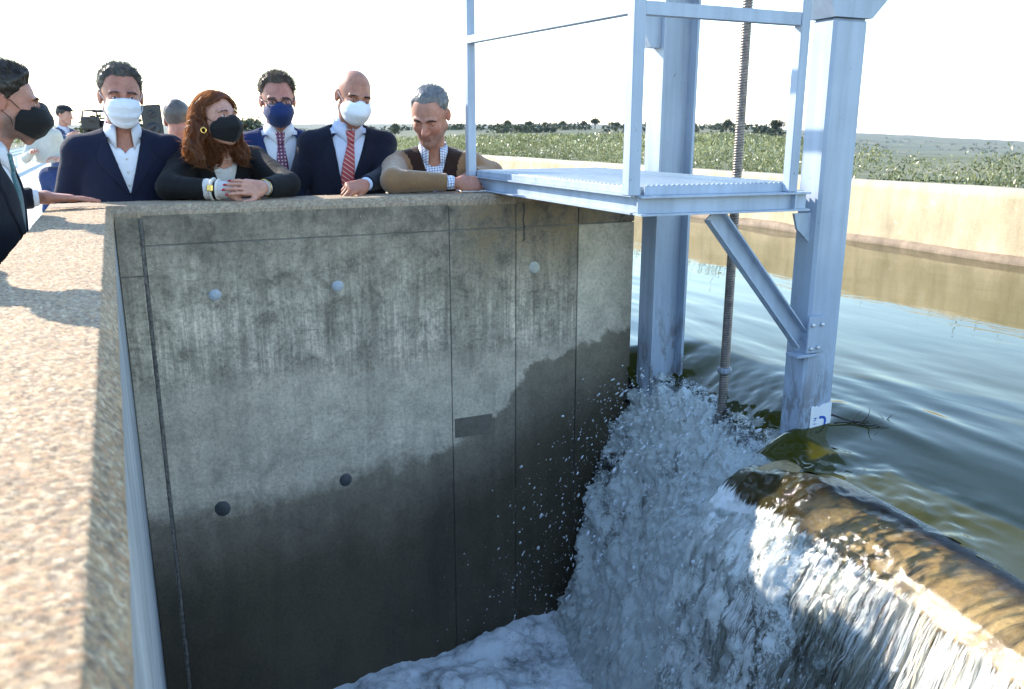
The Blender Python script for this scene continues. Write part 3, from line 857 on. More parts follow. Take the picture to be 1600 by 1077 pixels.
# ---- thin sheet over the sill, then the free fall
path = np.array([(2.215, 0.2385), (2.20, 0.2385), (2.18, 0.236), (2.14, 0.226), (2.08, 0.203), (2.025, 0.163), (1.985, 0.105), (1.955, 0.03), (1.925, -0.07), (1.90, -0.18), (1.87, -0.33), (1.84, -0.50), (1.805, -0.70), (1.77, -0.92), (1.73, -1.20)])
seg = np.concatenate([[0], np.cumsum(np.hypot(*np.diff(path, axis=0).T))])
def fall_sheet(name, seed, push, open_, y_lo):
    S = np.concatenate([np.linspace(0, 0.4, 70), np.linspace(0.406, seg[-1], 110)])
    px = np.interp(S, seg, path[:, 0]); pz = np.interp(S, seg, path[:, 1])
    for _ in range(3):
        px[1:-1] = (px[:-2] + px[1:-1] * 2 + px[2:]) / 4; pz[1:-1] = (pz[:-2] + pz[1:-1] * 2 + pz[2:]) / 4
    tx, tz = np.gradient(px), np.gradient(pz); ln = np.hypot(tx, tz); nx_, nz_ = tz / ln, -tx / ln     # outward (towards -X, +Z)
    yv = np.concatenate([np.linspace(-2.9, 0.7, 30), np.arange(0.71, 2.56, 0.0078)])
    yv = yv[(yv > y_lo) & (yv < 2.46)]
    Sg, Yg = np.meshgrid(S, yv, indexing='ij')
    def along(a): return np.broadcast_to(a[:, None], Sg.shape)
    crest = smooth(0.02, 0.10, Sg)
    # fingers of flow: long ridges down the slope, closer together as it speeds up
    warp = Yg + 0.05 * vnoise(np.stack([Sg * 2.5, Yg * 2, Sg * 0], -1), seed)
    thick = 0.0075 * fbm(np.stack([Sg * 2.2, warp * 13, Sg * 0], -1), 3, seed + 1) * crest
    thick += 0.0030 * fbm(np.stack([Sg * 5, warp * 52, Sg * 0], -1), 3, seed + 2) * crest
    bulge = smooth(1.78, 2.02, Yg) * (1 - smooth(2.50, 2.56, Yg)) * smooth(0.0, 0.12, Sg)
    thick += bulge * (0.042 + 0.030 * fbm(np.stack([Sg * 8, Yg * 8, Sg * 0], -1), 4, seed + 3))
    rough_y = smooth(1.45, 1.70, Yg)
    thick += rough_y * crest * 0.016 * fbm(np.stack([Sg * 22, Yg * 22, Sg * 0], -1), 4, seed + 4)
    fall = smooth(0.22, 0.5, Sg)
    thick += fall * (0.010 * fbm(np.stack([Sg * 3.0, warp * 42, Sg * 0], -1), 4, seed + 5) + 0.007 * fbm(np.stack([Sg * 14, warp * 95, Sg * 0], -1), 3, seed + 6))
    thick += fall * rough_y * (0.050 * fbm(np.stack([Sg * 3, Yg * 8, Sg * 0], -1), 4, seed + 7, 0.5) + 0.012 * fbm(np.stack([Sg * 20, Yg * 40, Sg * 0], -1), 3, seed + 8, 0.6) + 0.03)
    thick = thick + push * fall
    V = np.stack([along(px) + sill_dx(Yg) + thick * along(nx_), Yg, along(pz) + thick * along(nz_) - 0.10 * smooth(2.02, 2.46, Yg)], -1)
    foam = smooth(0.16, 0.30, Sg) * 0.60 - rough_y * fall * 0.02 + 0.16 * smooth(0.04, 0.2, Sg) * smooth(1.9, 2.4, Yg) - open_ * fall + 0.30 * smooth(2.22, 2.48, Yg) * crest
    global MURK_SHADE
    MURK_SHADE = smooth(1.86, 2.12, Yg + 0.10 * fbm(np.stack([Sg * 6, Yg * 6, Sg * 0], -1), 3, 58)) * 0.93 + 0.10 * (1 - crest)  # thick murky bulge; the shade lying on it is put into its colour
    return V, Sg, warp, foam
MAT_SHEET = mat_flow('falling_sheet_water', (0.93, 0.91, 0.84), (0.84, 0.86, 0.84), 2.4, 66.0, 0.55, 0.05, bump=0.45, coarse=0.30, murk_shade=(0.030, 0.024, 0.007))  # last colour: murky water darkened to its shaded tone
V, Sg, warp, foam = fall_sheet('s', 51, 0.0, 0.0, -9)
ws = mesh_np('weir_water_sheet', V.reshape(-1, 3), grid_faces(*Sg.shape)[:, ::-1], MAT_SHEET, None, True, extra={'fu': Sg, 'fv': warp, 'foam': foam, 'murk_shade': MURK_SHADE})
tag(ws, 'thin sheet of water sliding over the brown sill and falling in bright strings', None, kind='stuff')
V, Sg, warp, foam = fall_sheet('s', 151, 0.022, 0.06, 0.4)
k0 = 40
mesh_np('outer_strings', V[k0:].reshape(-1, 3), grid_faces(Sg.shape[0] - k0, Sg.shape[1])[:, ::-1], MAT_SHEET, ws, True, extra={'fu': Sg[k0:] + 5.3, 'fv': warp[k0:] + 9.1, 'foam': foam[k0:] - 0.1 * (1 - smooth(0.2, 0.4, Sg[k0:]))})

# ---- torrent through the gate opening
def torrent(y0, y1, ny, nt, vx, z0, amp, seed, thr_off, spread):
    t = np.linspace(-0.10, 0.56, nt); y = np.linspace(y0, y1, ny)
    T, Yg = np.meshgrid(t, y, indexing='ij')
    tp = np.clip(T, 0, None)
    x0 = 2.44 + 0.17 * smooth(2.6, 3.35, Yg)
    vv = vx * (0.88 + 0.26 * fbm(np.stack([Yg * 3.1, Yg * 0, Yg * 0], -1), 3, seed + 3)) * (1 - 0.30 * smooth(y1 - 0.25, y1, Yg))
    X = x0 - vv * T
    Zz = z0 - 0.45 * T - 4.6 * tp * tp
    S_ = T * 2.2 + tp * tp * 3.2
    P = np.stack([S_ * 3.4, Yg * 7 + 1.2 * np.sin(S_ * 5), S_ * 0], -1)
    on = smooth(-0.06, 0.10, T) * (1 + 1.1 * smooth(3.30, 3.70, Yg))
    d = amp * fbm(P, 5, seed, 0.62) * on + amp * 0.45 * fbm(np.stack([S_ * 17, Yg * 34, S_ * 0], -1), 4, seed + 5, 0.7) * on - 0.03 * (1 - on)
    gx = -vx; gz = -0.45 - 9.2 * tp; l = np.hypot(gx, gz)
    V = np.stack([X + d * (gz / l), Yg + spread * (Yg - (y0 + y1) / 2) * tp + 0.03 * fbm(P * 0.7, 3, seed + 7), Zz - d * (gx / l)], -1)
    V[..., 1] = np.minimum(V[..., 1], 3.742)
    foam = thr_off + 0.34 * smooth(-0.06, 0.14, T) + 0.16 * fbm(np.stack([S_ * 2.2, Yg * 3.2, S_ * 0], -1), 3, seed + 9)
    edge = smooth(y0, y0 + 0.12, Yg)
    foam = foam - 0.5 * (1 - edge) * 0.5 - 0.26 * smooth(3.40, 3.70, Yg) * smooth(0.10, 0.25, T)
    return V, S_, Yg, foam
MAT_TORRENT = mat_flow('broken_white_water', (0.95, 0.97, 0.96), (0.76, 0.80, 0.77), 24.0, 56.0, 0.50, 0.09, rough=0.14, bump=1.0, coarse=1.0)
V, S_, Yg, foam = torrent(2.18, 3.76, 290, 240, 1.60, 0.175, 0.075, 61, 0.36, 0.25)
TOR = V
tw = mesh_np('torrent', V.reshape(-1, 3), grid_faces(*S_.shape)[:, ::-1], MAT_TORRENT, None, True, extra={'fu': S_, 'fv': Yg, 'foam': foam})
tag(tw, 'white torrent pouring through the gate opening into the pit', None, kind='stuff')
V, S_, Yg, foam = torrent(2.36, 3.755, 240, 200, 1.36, 0.115, 0.075, 81, 0.38, 0.2)
mesh_np('torrent_core', V.reshape(-1, 3), grid_faces(*S_.shape)[:, ::-1], MAT_TORRENT, tw, True, extra={'fu': S_ + 2.2, 'fv': Yg + 7, 'foam': foam})

# broken part of the weir fall, next to the torrent
for sd, ps, dk in ((251, 0.0, 0.0), (351, 0.05, 0.10)):
    V, Sg, warp, foam = fall_sheet('s', sd, ps, 0.0, 1.48)
    k0 = 48
    fo = 0.60 * smooth(0.18, 0.34, Sg) - dk - 0.60 * (1 - smooth(1.50, 1.90, warp)) + 0.14 * fbm(np.stack([Sg * 3, warp * 4, Sg * 0], -1), 3, sd)
    mesh_np('broken_fall', V[k0:].reshape(-1, 3), grid_faces(Sg.shape[0] - k0, Sg.shape[1])[:, ::-1], MAT_TORRENT, ws, True, extra={'fu': Sg[k0:] * 1.3 + sd, 'fv': warp[k0:] + sd, 'foam': fo[k0:]})

# ---- foam pool in the pit
def mat_foam():
    g = NT('foam')
    p = g.pos()
    a = g.noise(p, 4.5, 6, 0.6, 0.6); b = g.noise(p, 26, 5, 0.7, 0.4)
    dens = g.attr('foam', 'Fac')
    m = g.map(g.math('ADD', g.math('MULTIPLY', g.math('ADD', a, g.math('MULTIPLY', b, 0.6)), 1.3), dens), 1.32, 1.95, 0, 1)
    col = g.mix(m, (0.03, 0.04, 0.045), (0.80, 0.83, 0.85))
    return g.done(col, g.math('ADD', 0.12, g.math('MULTIPLY', m, 0.6)), g.bump(g.math('ADD', g.noise(p, 60, 4, 0.6), b), 0.35, 0.008), IOR=1.33)
MAT_FOAM = mat_foam()
xq = np.linspace(-0.018, 2.05, 140); yq = np.concatenate([np.linspace(-2.9, 1.4, 14), np.linspace(1.42, 3.748, 150)])
Xg, Yg = np.meshgrid(xq, yq, indexing='ij')
churn = smooth(0.2, 1.7, Xg)
b1 = np.abs(fbm(np.stack([Xg * 2.6, Yg * 2.6, Xg * 0], -1), 4, 71))
Z = -1.40 + 0.08 * smooth(0.05, 0.6, Xg) + 0.10 * churn + 0.09 * churn * fbm(np.stack([Xg * 3.0, Yg * 3.0, Xg * 0], -1), 3, 71) + 0.085 * churn * np.abs(fbm(np.stack([Xg * 6 + 0.4 * np.sin(Yg * 7), Yg * 6, Xg * 0], -1), 3, 72)) + 0.018 * churn * fbm(np.stack([Xg * 24, Yg * 24, Xg * 0], -1), 3, 73)
fd = 0.10 + 0.72 * smooth(0.0, 0.6, Xg) 
pool = mesh_np('foaming_pool', np.stack([Xg, Yg, Z], -1).reshape(-1, 3), grid_faces(*Xg.shape), MAT_FOAM, None, True, extra={'foam': fd})
tag(pool, 'bluish white foam boiling at the bottom of the pit', None, kind='stuff')

# ---- flying drops
def drops(name, centers, sizes, dirs, mat, parent=None, stretch=(0.1, 1.6), octa=False):
    if octa:
        bv = np.array([(1, 0, 0), (-1, 0, 0), (0, 1, 0), (0, -1, 0), (0, 0, 1), (0, 0, -1)], np.float32)
        bf = np.array([(0, 2, 4), (2, 1, 4), (1, 3, 4), (3, 0, 4), (2, 0, 5), (1, 2, 5), (3, 1, 5), (0, 3, 5)], np.int32)
    else:
        bm = bmesh.new(); bmesh.ops.create_icosphere(bm, subdivisions=1, radius=1.0)
        bv = np.array([v.co for v in bm.verts], np.float32); bf = np.array([[v.index for v in f.verts] for f in bm.faces], np.int32); bm.free()
    n = len(centers)
    d = dirs / (np.linalg.norm(dirs, axis=1)[:, None] + 1e-9)
    proj_ = bv @ d.T                                     # (nv, n)
    st_ = RNG.uniform(*stretch, n) ** 1.3
    V = bv[None] * sizes[:, None, None] * RNG.uniform(0.7, 1.2, (n, 1, 3)) + (proj_.T * sizes[:, None] * st_[:, None])[..., None] * d[:, None, :] + centers[:, None, :]
    T = bf[None] + (np.arange(n) * len(bv))[:, None, None]
    return mesh_np(name, V.reshape(-1, 3), None, mat, parent, True, F3=T.reshape(-1, 3))
def mat_drop():
    g = NT('water_drops')
    gl = g.node('BsdfGlass', Color=(0.97, 0.98, 1, 1), Roughness=0.02, IOR=1.33).outputs[0]
    g.done((0.80, 0.84, 0.88), 0.12, None, Specular__IOR__Level=0.8)
    g.link(g.node('MixShader', _0=0.65, _1=gl, _2=g.bsdf.outputs[0]).outputs[0], g.out.inputs['Surface'])
    return g.mat
MAT_DROP = mat_drop()
def traj(n, y0, y1, vx0, vx1, tmax, jit, zup=0.5, x0=2.50, z0=0.18, tmin=0.03):
    y = RNG.uniform(y0, y1, n); t = RNG.uniform(tmin, tmax, n); vx = RNG.uniform(vx0, vx1, n); vz = RNG.uniform(-0.4, zup, n); vy = RNG.normal(0, 0.35, n)
    c = np.stack([x0 - vx * t, y + vy * t, z0 + vz * t - 4.9 * t * t], -1) + RNG.normal(0, jit, (n, 3))
    d = np.stack([-vx, vy, vz - 9.8 * t], -1)
    return c, d
C1, D1 = traj(1900, 2.5, 3.72, 1.2, 2.2, 0.52, 0.03)
C2, D2 = traj(300, 3.2, 3.72, 1.3, 2.7, 0.56, 0.03, 0.7)
C3, D3 = traj(1500, 1.3, 2.5, 0.5, 1.1, 0.5, 0.03, 0.2, 2.1, 0.16, 0.16)
C = np.concatenate([C1, C2, C3]); D = np.concatenate([D1, D2, D3])
ok = (C[:, 1] < 3.742) & (C[:, 2] > -1.2) & (C[:, 0] > 0.1)
C, D = C[ok], D[ok]
sz = np.clip(RNG.lognormal(math.log(0.0019), 0.6, len(C)), 0.0010, 0.009)
dr = drops('spray', C, sz, D, MAT_DROP)
tag(dr, 'flying drops around the torrent in front of the dark wall', None, kind='stuff')
# broken skin of the torrent: clots of water riding on its surface
def clots(Vg, n, jit, seed, lo_i):
    rg = np.random.default_rng(seed)
    i = rg.integers(lo_i, Vg.shape[0] - 2, n); j = rg.integers(1, Vg.shape[1] - 2, n)
    c = Vg[i, j] + rg.normal(0, jit, (n, 3)); d = Vg[i + 1, j] - Vg[i - 1, j] + rg.normal(0, 0.004, (n, 3))
    k = (c[:, 1] < 3.742) & (c[:, 2] > -1.25)
    return c[k], d[k]
C, D = clots(TOR, 4200, 0.024, 3, 40)
drops('clots', C, np.clip(RNG.lognormal(math.log(0.0014), 0.5, len(C)), 0.0006, 0.005), D, MAT_DROP, tw, (0.3, 2.6))
Vs_, Sg, warp, foam = fall_sheet('s', 51, 0.012, 0.0, 0.9)
jr = (warp[0] > 1.45).argmax()
C, D = clots(Vs_[:, jr:], 3800, 0.022, 4, 100)
drops('clots', C, np.clip(RNG.lognormal(math.log(0.0018), 0.5, len(C)), 0.0008, 0.006), D, MAT_DROP, ws, (0.3, 2.6))
C, D = clots(Vs_[:, :jr], 3500, 0.008, 5, 100)
drops('clots', C, np.clip(RNG.lognormal(math.log(0.0017), 0.4, len(C)), 0.0008, 0.004), D, MAT_DROP, ws, (2.0, 7.0), True)

# ---- drifted twig caught on the box post
MAT_TWIG = plain('wet_twig', (0.022, 0.014, 0.008), 0.4)
TO = (2.62, 2.44, 0.25)
twv, twf, twt = [], [], []
def addtube(pts, r):
    global twv, twf, twt
    V, F, T = tube_np(pts, r, 5)
    b = sum(len(v) for v in twv)
    twv.append(V); twf.append(F + b); twt.append(T + b)
rt = random.Random(4)
def twig(p, d, L, r, depth):
    p = Vector(p); pts = [p.copy()]; d = Vector(d).normalized()
    for k in range(6):
        d = (d + Vector((rt.uniform(-.25, .25), rt.uniform(-.25, .25), rt.uniform(-.12, .12)))).normalized()
        p = p + d * L / 6; pts.append(p.copy())
        if depth and k in (2, 3, 4):
            twig(p, (d + Vector((rt.uniform(-.9, .9), rt.uniform(-.9, .9), rt.uniform(-.1, .3)))), L * 0.5, r * 0.6, depth - 1)
    addtube(pts, [r * (1 - 0.12 * i) for i in range(7)])
twig((2.60, 2.455, 0.262), (0.85, -0.35, 0.10), 0.20, 0.0045, 2)
twig((2.597, 2.47, 0.30), (0.4, -0.3, -0.2), 0.13, 0.0045, 1)
twig((2.60, 2.45, 0.27), (0.9, -0.2, 0.12), 0.14, 0.004, 1)
tg = mesh_np('driftwood_twig', np.concatenate(twv), np.concatenate(twf), MAT_TWIG, None, True, F3=np.concatenate(twt))
tag(tg, 'thin black branching twig caught on the box post at the waterline', 'twig')
# ================================================================ ground, road, hills
def mat_ground():
    g = NT('scrub_ground')
    p = g.pos()
    a = g.noise(p, 0.05, 6, 0.65, 0.4); b = g.noise(p, 0.6, 5, 0.7); c = g.noise(p, 0.011, 5, 0.6, 0.3)
    col = g.ramp(b, [(0.3, (0.045, 0.055, 0.024)), (0.55, (0.095, 0.10, 0.05)), (0.75, (0.16, 0.145, 0.085))])
    col = g.mix(g.map(a, 0.5, 0.64, 0, 0.7), col, (0.20, 0.16, 0.10))
    col = g.mix(g.map(c, 0.45, 0.6, 0, 0.75), col, (0.05, 0.062, 0.028))
    col = g.mix(g.map(g.noise(p, 0.02, 4, 0.6), 0.63, 0.68, 0, 0.8), col, (0.30, 0.165, 0.09))
    return g.done(col, 0.95, g.bump(b, 0.5, 0.3))
MAT_GROUND = mat_ground()
RID = [(-180, 0.2), (-60, 0.2), (-14.1, 0.23), (-2.4, 0.33), (8.4, 0.40), (16.4, 0.42), (28.95, 0.42), (33.1, 0.328), (39.15, 0.203), (43.03, 0.044), (46.39, -0.146), (49.25, -0.255), (52.0, -0.431), (55.25, -0.594), (66.2, -0.64), (180, -0.64)]
def terrain_z(r, az):
    ridge = np.interp(az, [q[0] for q in RID], [q[1] for q in RID])
    right = smooth(40, 50, az)
    bank = smooth(14, 30, az)
    base = 0.50 * bank - 0.05 * (1 - bank)
    plateau = base - right * 22 * smooth(24, 420, r)
    plateau = plateau - 0.6 * (1 - right) * smooth(120, 500, r)
    plateau = plateau + 2.5 * np.exp(-((r - 400) / 140) ** 2) * smooth(13, 19, az) * (1 - smooth(39, 45, az))
    far = CAM_Z + np.tan(np.radians(ridge)) * r
    k = smooth(700, 2600, r)
    return plateau * (1 - k) + far * k
az = np.concatenate([np.linspace(-175, -30, 20), np.linspace(-28, 75, 240), np.linspace(78, 180, 22)])
rr = np.concatenate([np.geomspace(19, 130, 30), np.geomspace(135, 2400, 60), np.geomspace(2450, 3200, 24), np.geomspace(3300, 9000, 12)])
Rg, Ag = np.meshgrid(rr, az, indexing='ij')
Zt = terrain_z(Rg, Ag)
Xt, Yt = Rg * np.sin(np.radians(Ag)), Rg * np.cos(np.radians(Ag))
rough = smooth(90, 700, Rg)
Zt += rough * (0.0010 * np.clip(Rg, 0, 1600)) * fbm(np.stack([Xt / 160, Yt / 160, Xt * 0], -1), 5, 91)
Zt += smooth(400, 1500, Rg) * 3.6 * (1 - smooth(3000, 3100, Rg)) * np.clip(fbm(np.stack([Xt / 22, Yt / 30, Xt * 0], -1), 4, 93), 0, 1)
Zt[Rg > 3250] -= (Rg[Rg > 3250] - 3250) * 0.035
# near collar that closes the ground up to the canal
tr_ = mesh_np('terrain', np.stack([Xt, Yt, Zt], -1).reshape(-1, 3), grid_faces(*Rg.shape)[:, ::-1], MAT_GROUND)
tag(tr_, kind='structure')
def sheet(name, x0, x1, y0, y1, z, mat):
    nx, ny = 40, 60
    xs_ = np.linspace(x0, x1, nx); ys_ = np.linspace(y0, y1, ny)
    a, b = np.meshgrid(xs_, ys_, indexing='ij')
    o = mesh_np(name, np.stack([a, b, np.full_like(a, z)], -1).reshape(-1, 3), grid_faces(nx, ny), mat)
    return tag(o, kind='structure')
sheet('bank_ground', 7.42, 28, -16, 26, 0.47, MAT_GROUND)
sheet('field_ground', -26, 7.40, 18.62, 26, -0.06, MAT_GROUND)
sheet('pavement', -14, -0.252, -12, 80, 0.0, MAT_APRON)
sheet('pavement', -0.25, 2.195, 3.992, 80, 0.0, MAT_APRON)

# guard rail along the far road
RO = (-3.5, 60, 0)
gro = empty('guard_rail', RO, 'distant galvanised guard rail along the road behind the cameraman', 'guard rail')
prof = [(-0.04, 0.50), (0.0, 0.53), (-0.05, 0.58), (0.0, 0.64), (-0.05, 0.70), (0.0, 0.76), (-0.04, 0.79), (-0.035, 0.79), (0.01, 0.76), (-0.04, 0.70), (0.01, 0.64), (-0.04, 0.58), (0.01, 0.53), (-0.035, 0.50)]
profile_prism('beam', [(-3.5 - x * 1.4, z) for x, z in prof], 'Y', 22, 110, MAT_GALV, gro, RO)
for yv_ in range(24, 110, 4):
    box('rail_post', (-3.60, yv_, 0.004), (-3.50, yv_ + 0.1, 0.72), MAT_GALV, gro, 0, RO)

# ================================================================ vegetation
def mat_leaf(name, lo, hi, rough=0.45, trans=0.3):
    g = NT(name)
    col = g.attr('Col')
    c = g.mix(g.node('SeparateColor', Color=col).outputs[0], lo, hi)
    g.done(c, rough, None, Specular__IOR__Level=0.5)
    t = g.node('BsdfTranslucent', Color=c).outputs[0]
    g.link(g.node('MixShader', _0=trans, _1=g.bsdf.outputs[0], _2=t).outputs[0], g.out.inputs['Surface'])
    return g.mat
MAT_SHRUB = mat_leaf('grey_green_shrub_leaf', (0.066, 0.076, 0.022), (0.36, 0.37, 0.18), 0.34, 0.38)
MAT_OAK = mat_leaf('dark_oak_leaf', (0.022, 0.030, 0.013), (0.075, 0.088, 0.038), 0.6, 0.2)
MAT_PALE = mat_leaf('pale_tree_leaf', (0.05, 0.065, 0.035), (0.12, 0.14, 0.08), 0.6, 0.3)
MAT_BARK = plain('bark', (0.06, 0.05, 0.04), 0.9)

def leaf_quads(C, D, N, L, W):
    """diamond leaves: base at C, along D, flat normal N"""
    S_ = np.cross(D, N); S_ /= np.linalg.norm(S_, axis=1)[:, None] + 1e-9
    L = L[:, None]; W = W[:, None]
    V = np.stack([C, C + D * L * 0.5 + S_ * W, C + D * L, C + D * L * 0.5 - S_ * W], 1)
    return V.reshape(-1, 3)
def rand_dirs(n, up=0.0):
    d = RNG.normal(0, 1, (n, 3)); d[:, 2] += up
    return d / np.linalg.norm(d, axis=1)[:, None]

def bush_field():
    CC, DD, NN, LL, WW, KK = [], [], [], [], [], []
    bushes = []
    # beside the canal, then outwards
    for y in np.arange(1.0, 34.0, 0.62):
        for x in np.arange(7.85, 7.85 + 3.3, 0.62):
            bushes.append((x + RNG.uniform(-.3, .3), y + RNG.uniform(-.3, .3), 0.43, RNG.uniform(0.72, 1.02) * (0.90 + 1.15 * float(smooth(7.0, 4.2, y))), 0.52, 230 if x < 9.2 else 150, 0.050))
    for y in np.arange(19.3, 34.0, 0.75):
        for x in np.arange(3.0, 7.8, 0.75):
            bushes.append((x + RNG.uniform(-.3, .3), y + RNG.uniform(-.3, .3), -0.02 + 0.45 * smooth(2, 6.5, x), RNG.uniform(0.85, 1.25) - 0.30 * float(smooth(2, 6.5, x)), 0.6, 120, 0.065))
    for _ in range(2300):
        r = 11 + 120 * RNG.uniform(0, 1) ** 1.4; a = RNG.uniform(-10, 66)
        x, y = r * math.sin(math.radians(a)), r * math.cos(math.radians(a))
        if (x < 10.9 and y < 33) or a > 43.5: continue
        if x < 3.2 and y < 82: continue
        z = float(terrain_z(np.array(r), np.array(a)))
        bushes.append((x, y, z, RNG.uniform(0.55, 0.95) * (1.15 if a < 20 else 1.0), 0.5 + r * 0.012, 46 if r < 50 else 34, 0.05 + 0.0024 * r))
    for (x, y, z, h, w, n, s) in bushes:
        kx = float(fbm(np.array([[x / 2.6, y / 2.6, 0.0]]), 3, 61)[0]); h = h * (0.74 + 0.60 * kx) * (1.0 - 0.35 * float(smooth(30, 90, math.hypot(x, y)))) 
        if h < 0.2: continue
        tone = RNG.uniform(-0.2, 0.2) + 0.45 * float(fbm(np.array([[x / 5.0, y / 5.0, 3.0]]), 2, 62)[0])
        d = rand_dirs(n, 0.5)
        c = np.array((x, y, z + h * 0.55)) + d * np.array((w * 0.62, w * 0.62, h * 0.45)) * (RNG.uniform(0.45, 1.0, (n, 1)) ** 0.5)
        # a few shoots stand proud
        ld = rand_dirs(n, 1.25)
        k_ = n // 9
        c[:k_] = np.array((x, y, z + h * 0.8)) + RNG.normal(0, 1, (k_, 3)) * np.array((w * 0.45, w * 0.45, h * 0.10)) + np.array((0, 0, 1.0)) * np.abs(RNG.normal(0, 0.09, (k_, 1)))
        CC.append(c); DD.append(ld); NN.append(rand_dirs(n)); LL.append(s * RNG.uniform(0.7, 1.5, n)); WW.append(s * RNG.uniform(0.14, 0.26, n))
        KK.append(np.clip(RNG.beta(1.3, 2.2, n) + tone, 0, 1))
    C, D, N = np.concatenate(CC), np.concatenate(DD), np.concatenate(NN)
    L, W, K = np.concatenate(LL), np.concatenate(WW), np.concatenate(KK)
    V = leaf_quads(C, D, N, L, W)
    F = np.arange(len(V)).reshape(-1, 4)
    col = np.repeat(K, 4)[:, None].repeat(3, 1)
    o = mesh_np('shrubland', V, F, MAT_SHRUB, None, False, col=col.astype(np.float32))
    tag(o, 'dense grey green scrub with glinting leaves beyond the canal', None, kind='stuff')
bush_field()

def tree_meshes(seed, n=900, squat=0.75):
    rg = np.random.default_rng(seed)
    lobes = []
    for _ in range(11):
        a = rg.uniform(0, 6.28); rr_ = rg.uniform(0.0, 0.30)
        lobes.append((rr_ * math.cos(a), rr_ * math.sin(a), 0.62 + rg.uniform(-.16, .20) * squat, rg.uniform(0.13, 0.24)))
    k = rg.integers(0, len(lobes), n)
    lb = np.array(lobes)[k]
    d = rg.normal(0, 1, (n, 3)); d /= np.linalg.norm(d, axis=1)[:, None]
    c = lb[:, :3] + d * lb[:, 3:4] * rg.uniform(0.6, 1.05, (n, 1)) * np.array((1, 1, 0.85))
    ld = rg.normal(0, 1, (n, 3)); ld /= np.linalg.norm(ld, axis=1)[:, None]
    nn = rg.normal(0, 1, (n, 3)); nn /= np.linalg.norm(nn, axis=1)[:, None]
    V = leaf_quads(c, ld, nn, rg.uniform(0.06, 0.13, n), rg.uniform(0.02, 0.045, n))
    col = np.repeat(rg.beta(1.4, 2, n), 4)[:, None].repeat(3, 1).astype(np.float32)
    Vt, Ft, Tt = [], [], []
    b = 0
    limbs = [([(0, 0, 0), (0.01, 0.01, 0.2), (0.0, 0.02, 0.45)], [0.035, 0.028, 0.02])]
    for l in lobes[:5]:
        limbs.append(([(0, 0.01, 0.25), (l[0] * 0.5, l[1] * 0.5, 0.42), (l[0], l[1], l[2])], [0.02, 0.014, 0.006]))
    for pts, r_ in limbs:
        v, f, t_ = tube_np(pts, r_, 6)
        Vt.append(v); Ft.append(f + b); Tt.append(t_ + b); b += len(v)
    return (V, np.arange(len(V)).reshape(-1, 4), col), (np.concatenate(Vt), np.concatenate(Ft), np.concatenate(Tt))
PROTO = []
for s_ in range(4):
    (V, F, col), (Vt, Ft, Tt) = tree_meshes(200 + s_)
    cr = mesh_np('crown', V, F, MAT_OAK, None, False, col=col); tk = mesh_np('trunk', Vt, Ft, MAT_BARK, None, True, F3=Tt)
    PROTO.append((cr, tk))
def tree(i, azd, r, size, label, pale=False, zoff=0.0, wide=1.2):
    x, y = r * math.sin(math.radians(azd)), r * math.cos(math.radians(azd))
    z = float(terrain_z(np.array(float(r)), np.array(float(azd)))) + zoff
    t = empty('tree', (x, y, z - 0.05), label, 'tree', 'trees on the plain')
    t.scale = (size * wide, size * wide, size); t.rotation_euler[2] = i * 1.7
    for src in PROTO[i % 4]:
        c = src.copy(); COL.objects.link(c); c.parent = t
        if pale and c.name.startswith('crown'):
            c.data = c.data.copy(); c.data.materials[0] = MAT_PALE
TREES = [  # azimuth, distance, height, label
    (41.56, 190, 3.8, 'round dark oak standing clear just beside the box post'),
    (42.5, 205, 2.6, 'small dark oak at the foot of the round oak by the box post', ),
    (38.55, 230, 3.4, 'dark oak just beside the threaded spindle'),
    (34.94, 260, 3.2, 'wide dark oak behind the open web post'),
    (36.4, 210, 2.6, 'low oak between the open web post and the spindle'),
    (30.2, 330, 4.4, 'tallest oak on the low rise behind the platform'),
    (29.4, 340, 3.2, 'oak touching the left flank of the tallest oak on the rise'),
    (28.1, 330, 3.4, 'oak in the middle of the rise behind the platform'),
    (26.9, 320, 2.8, 'small oak on the rise, second from the railing post'),
    (25.9, 340, 3.4, 'oak on the rise nearest the railing post'),
    (24.4, 310, 3.6, 'oak on the rise seen close to the slim railing post'),
    (31.6, 300, 2.9, 'oak on the falling end of the rise near the centre railing post'),
    (33.6, 270, 2.6, 'low oak right behind the centre railing post'),
    (20.2, 130, 2.9, 'pale young tree rising over the scrub beside the head of the man in brown'),
    (17.1, 150, 3.0, 'pale young tree between the bald man and the man in brown'),
    (8.0, 75, 2.9, 'hazy pale tree between the woman and the man in glasses'),
    (-0.6, 60, 2.6, 'green tree behind the shoulder of the man with the open collar'),
    (0.9, 66, 2.7, 'second green tree behind the shoulder of the man with the open collar'),
]
for i, tt in enumerate(TREES):
    tree(i, tt[0], tt[1], tt[2], tt[3], pale=i in (13, 14, 15), wide=0.7 if i in (13, 14) else 1.25, zoff=0.25 if i < 13 else 0.0)
for cr, tk in PROTO:
    for o in (cr, tk): bpy.data.objects.remove(o)
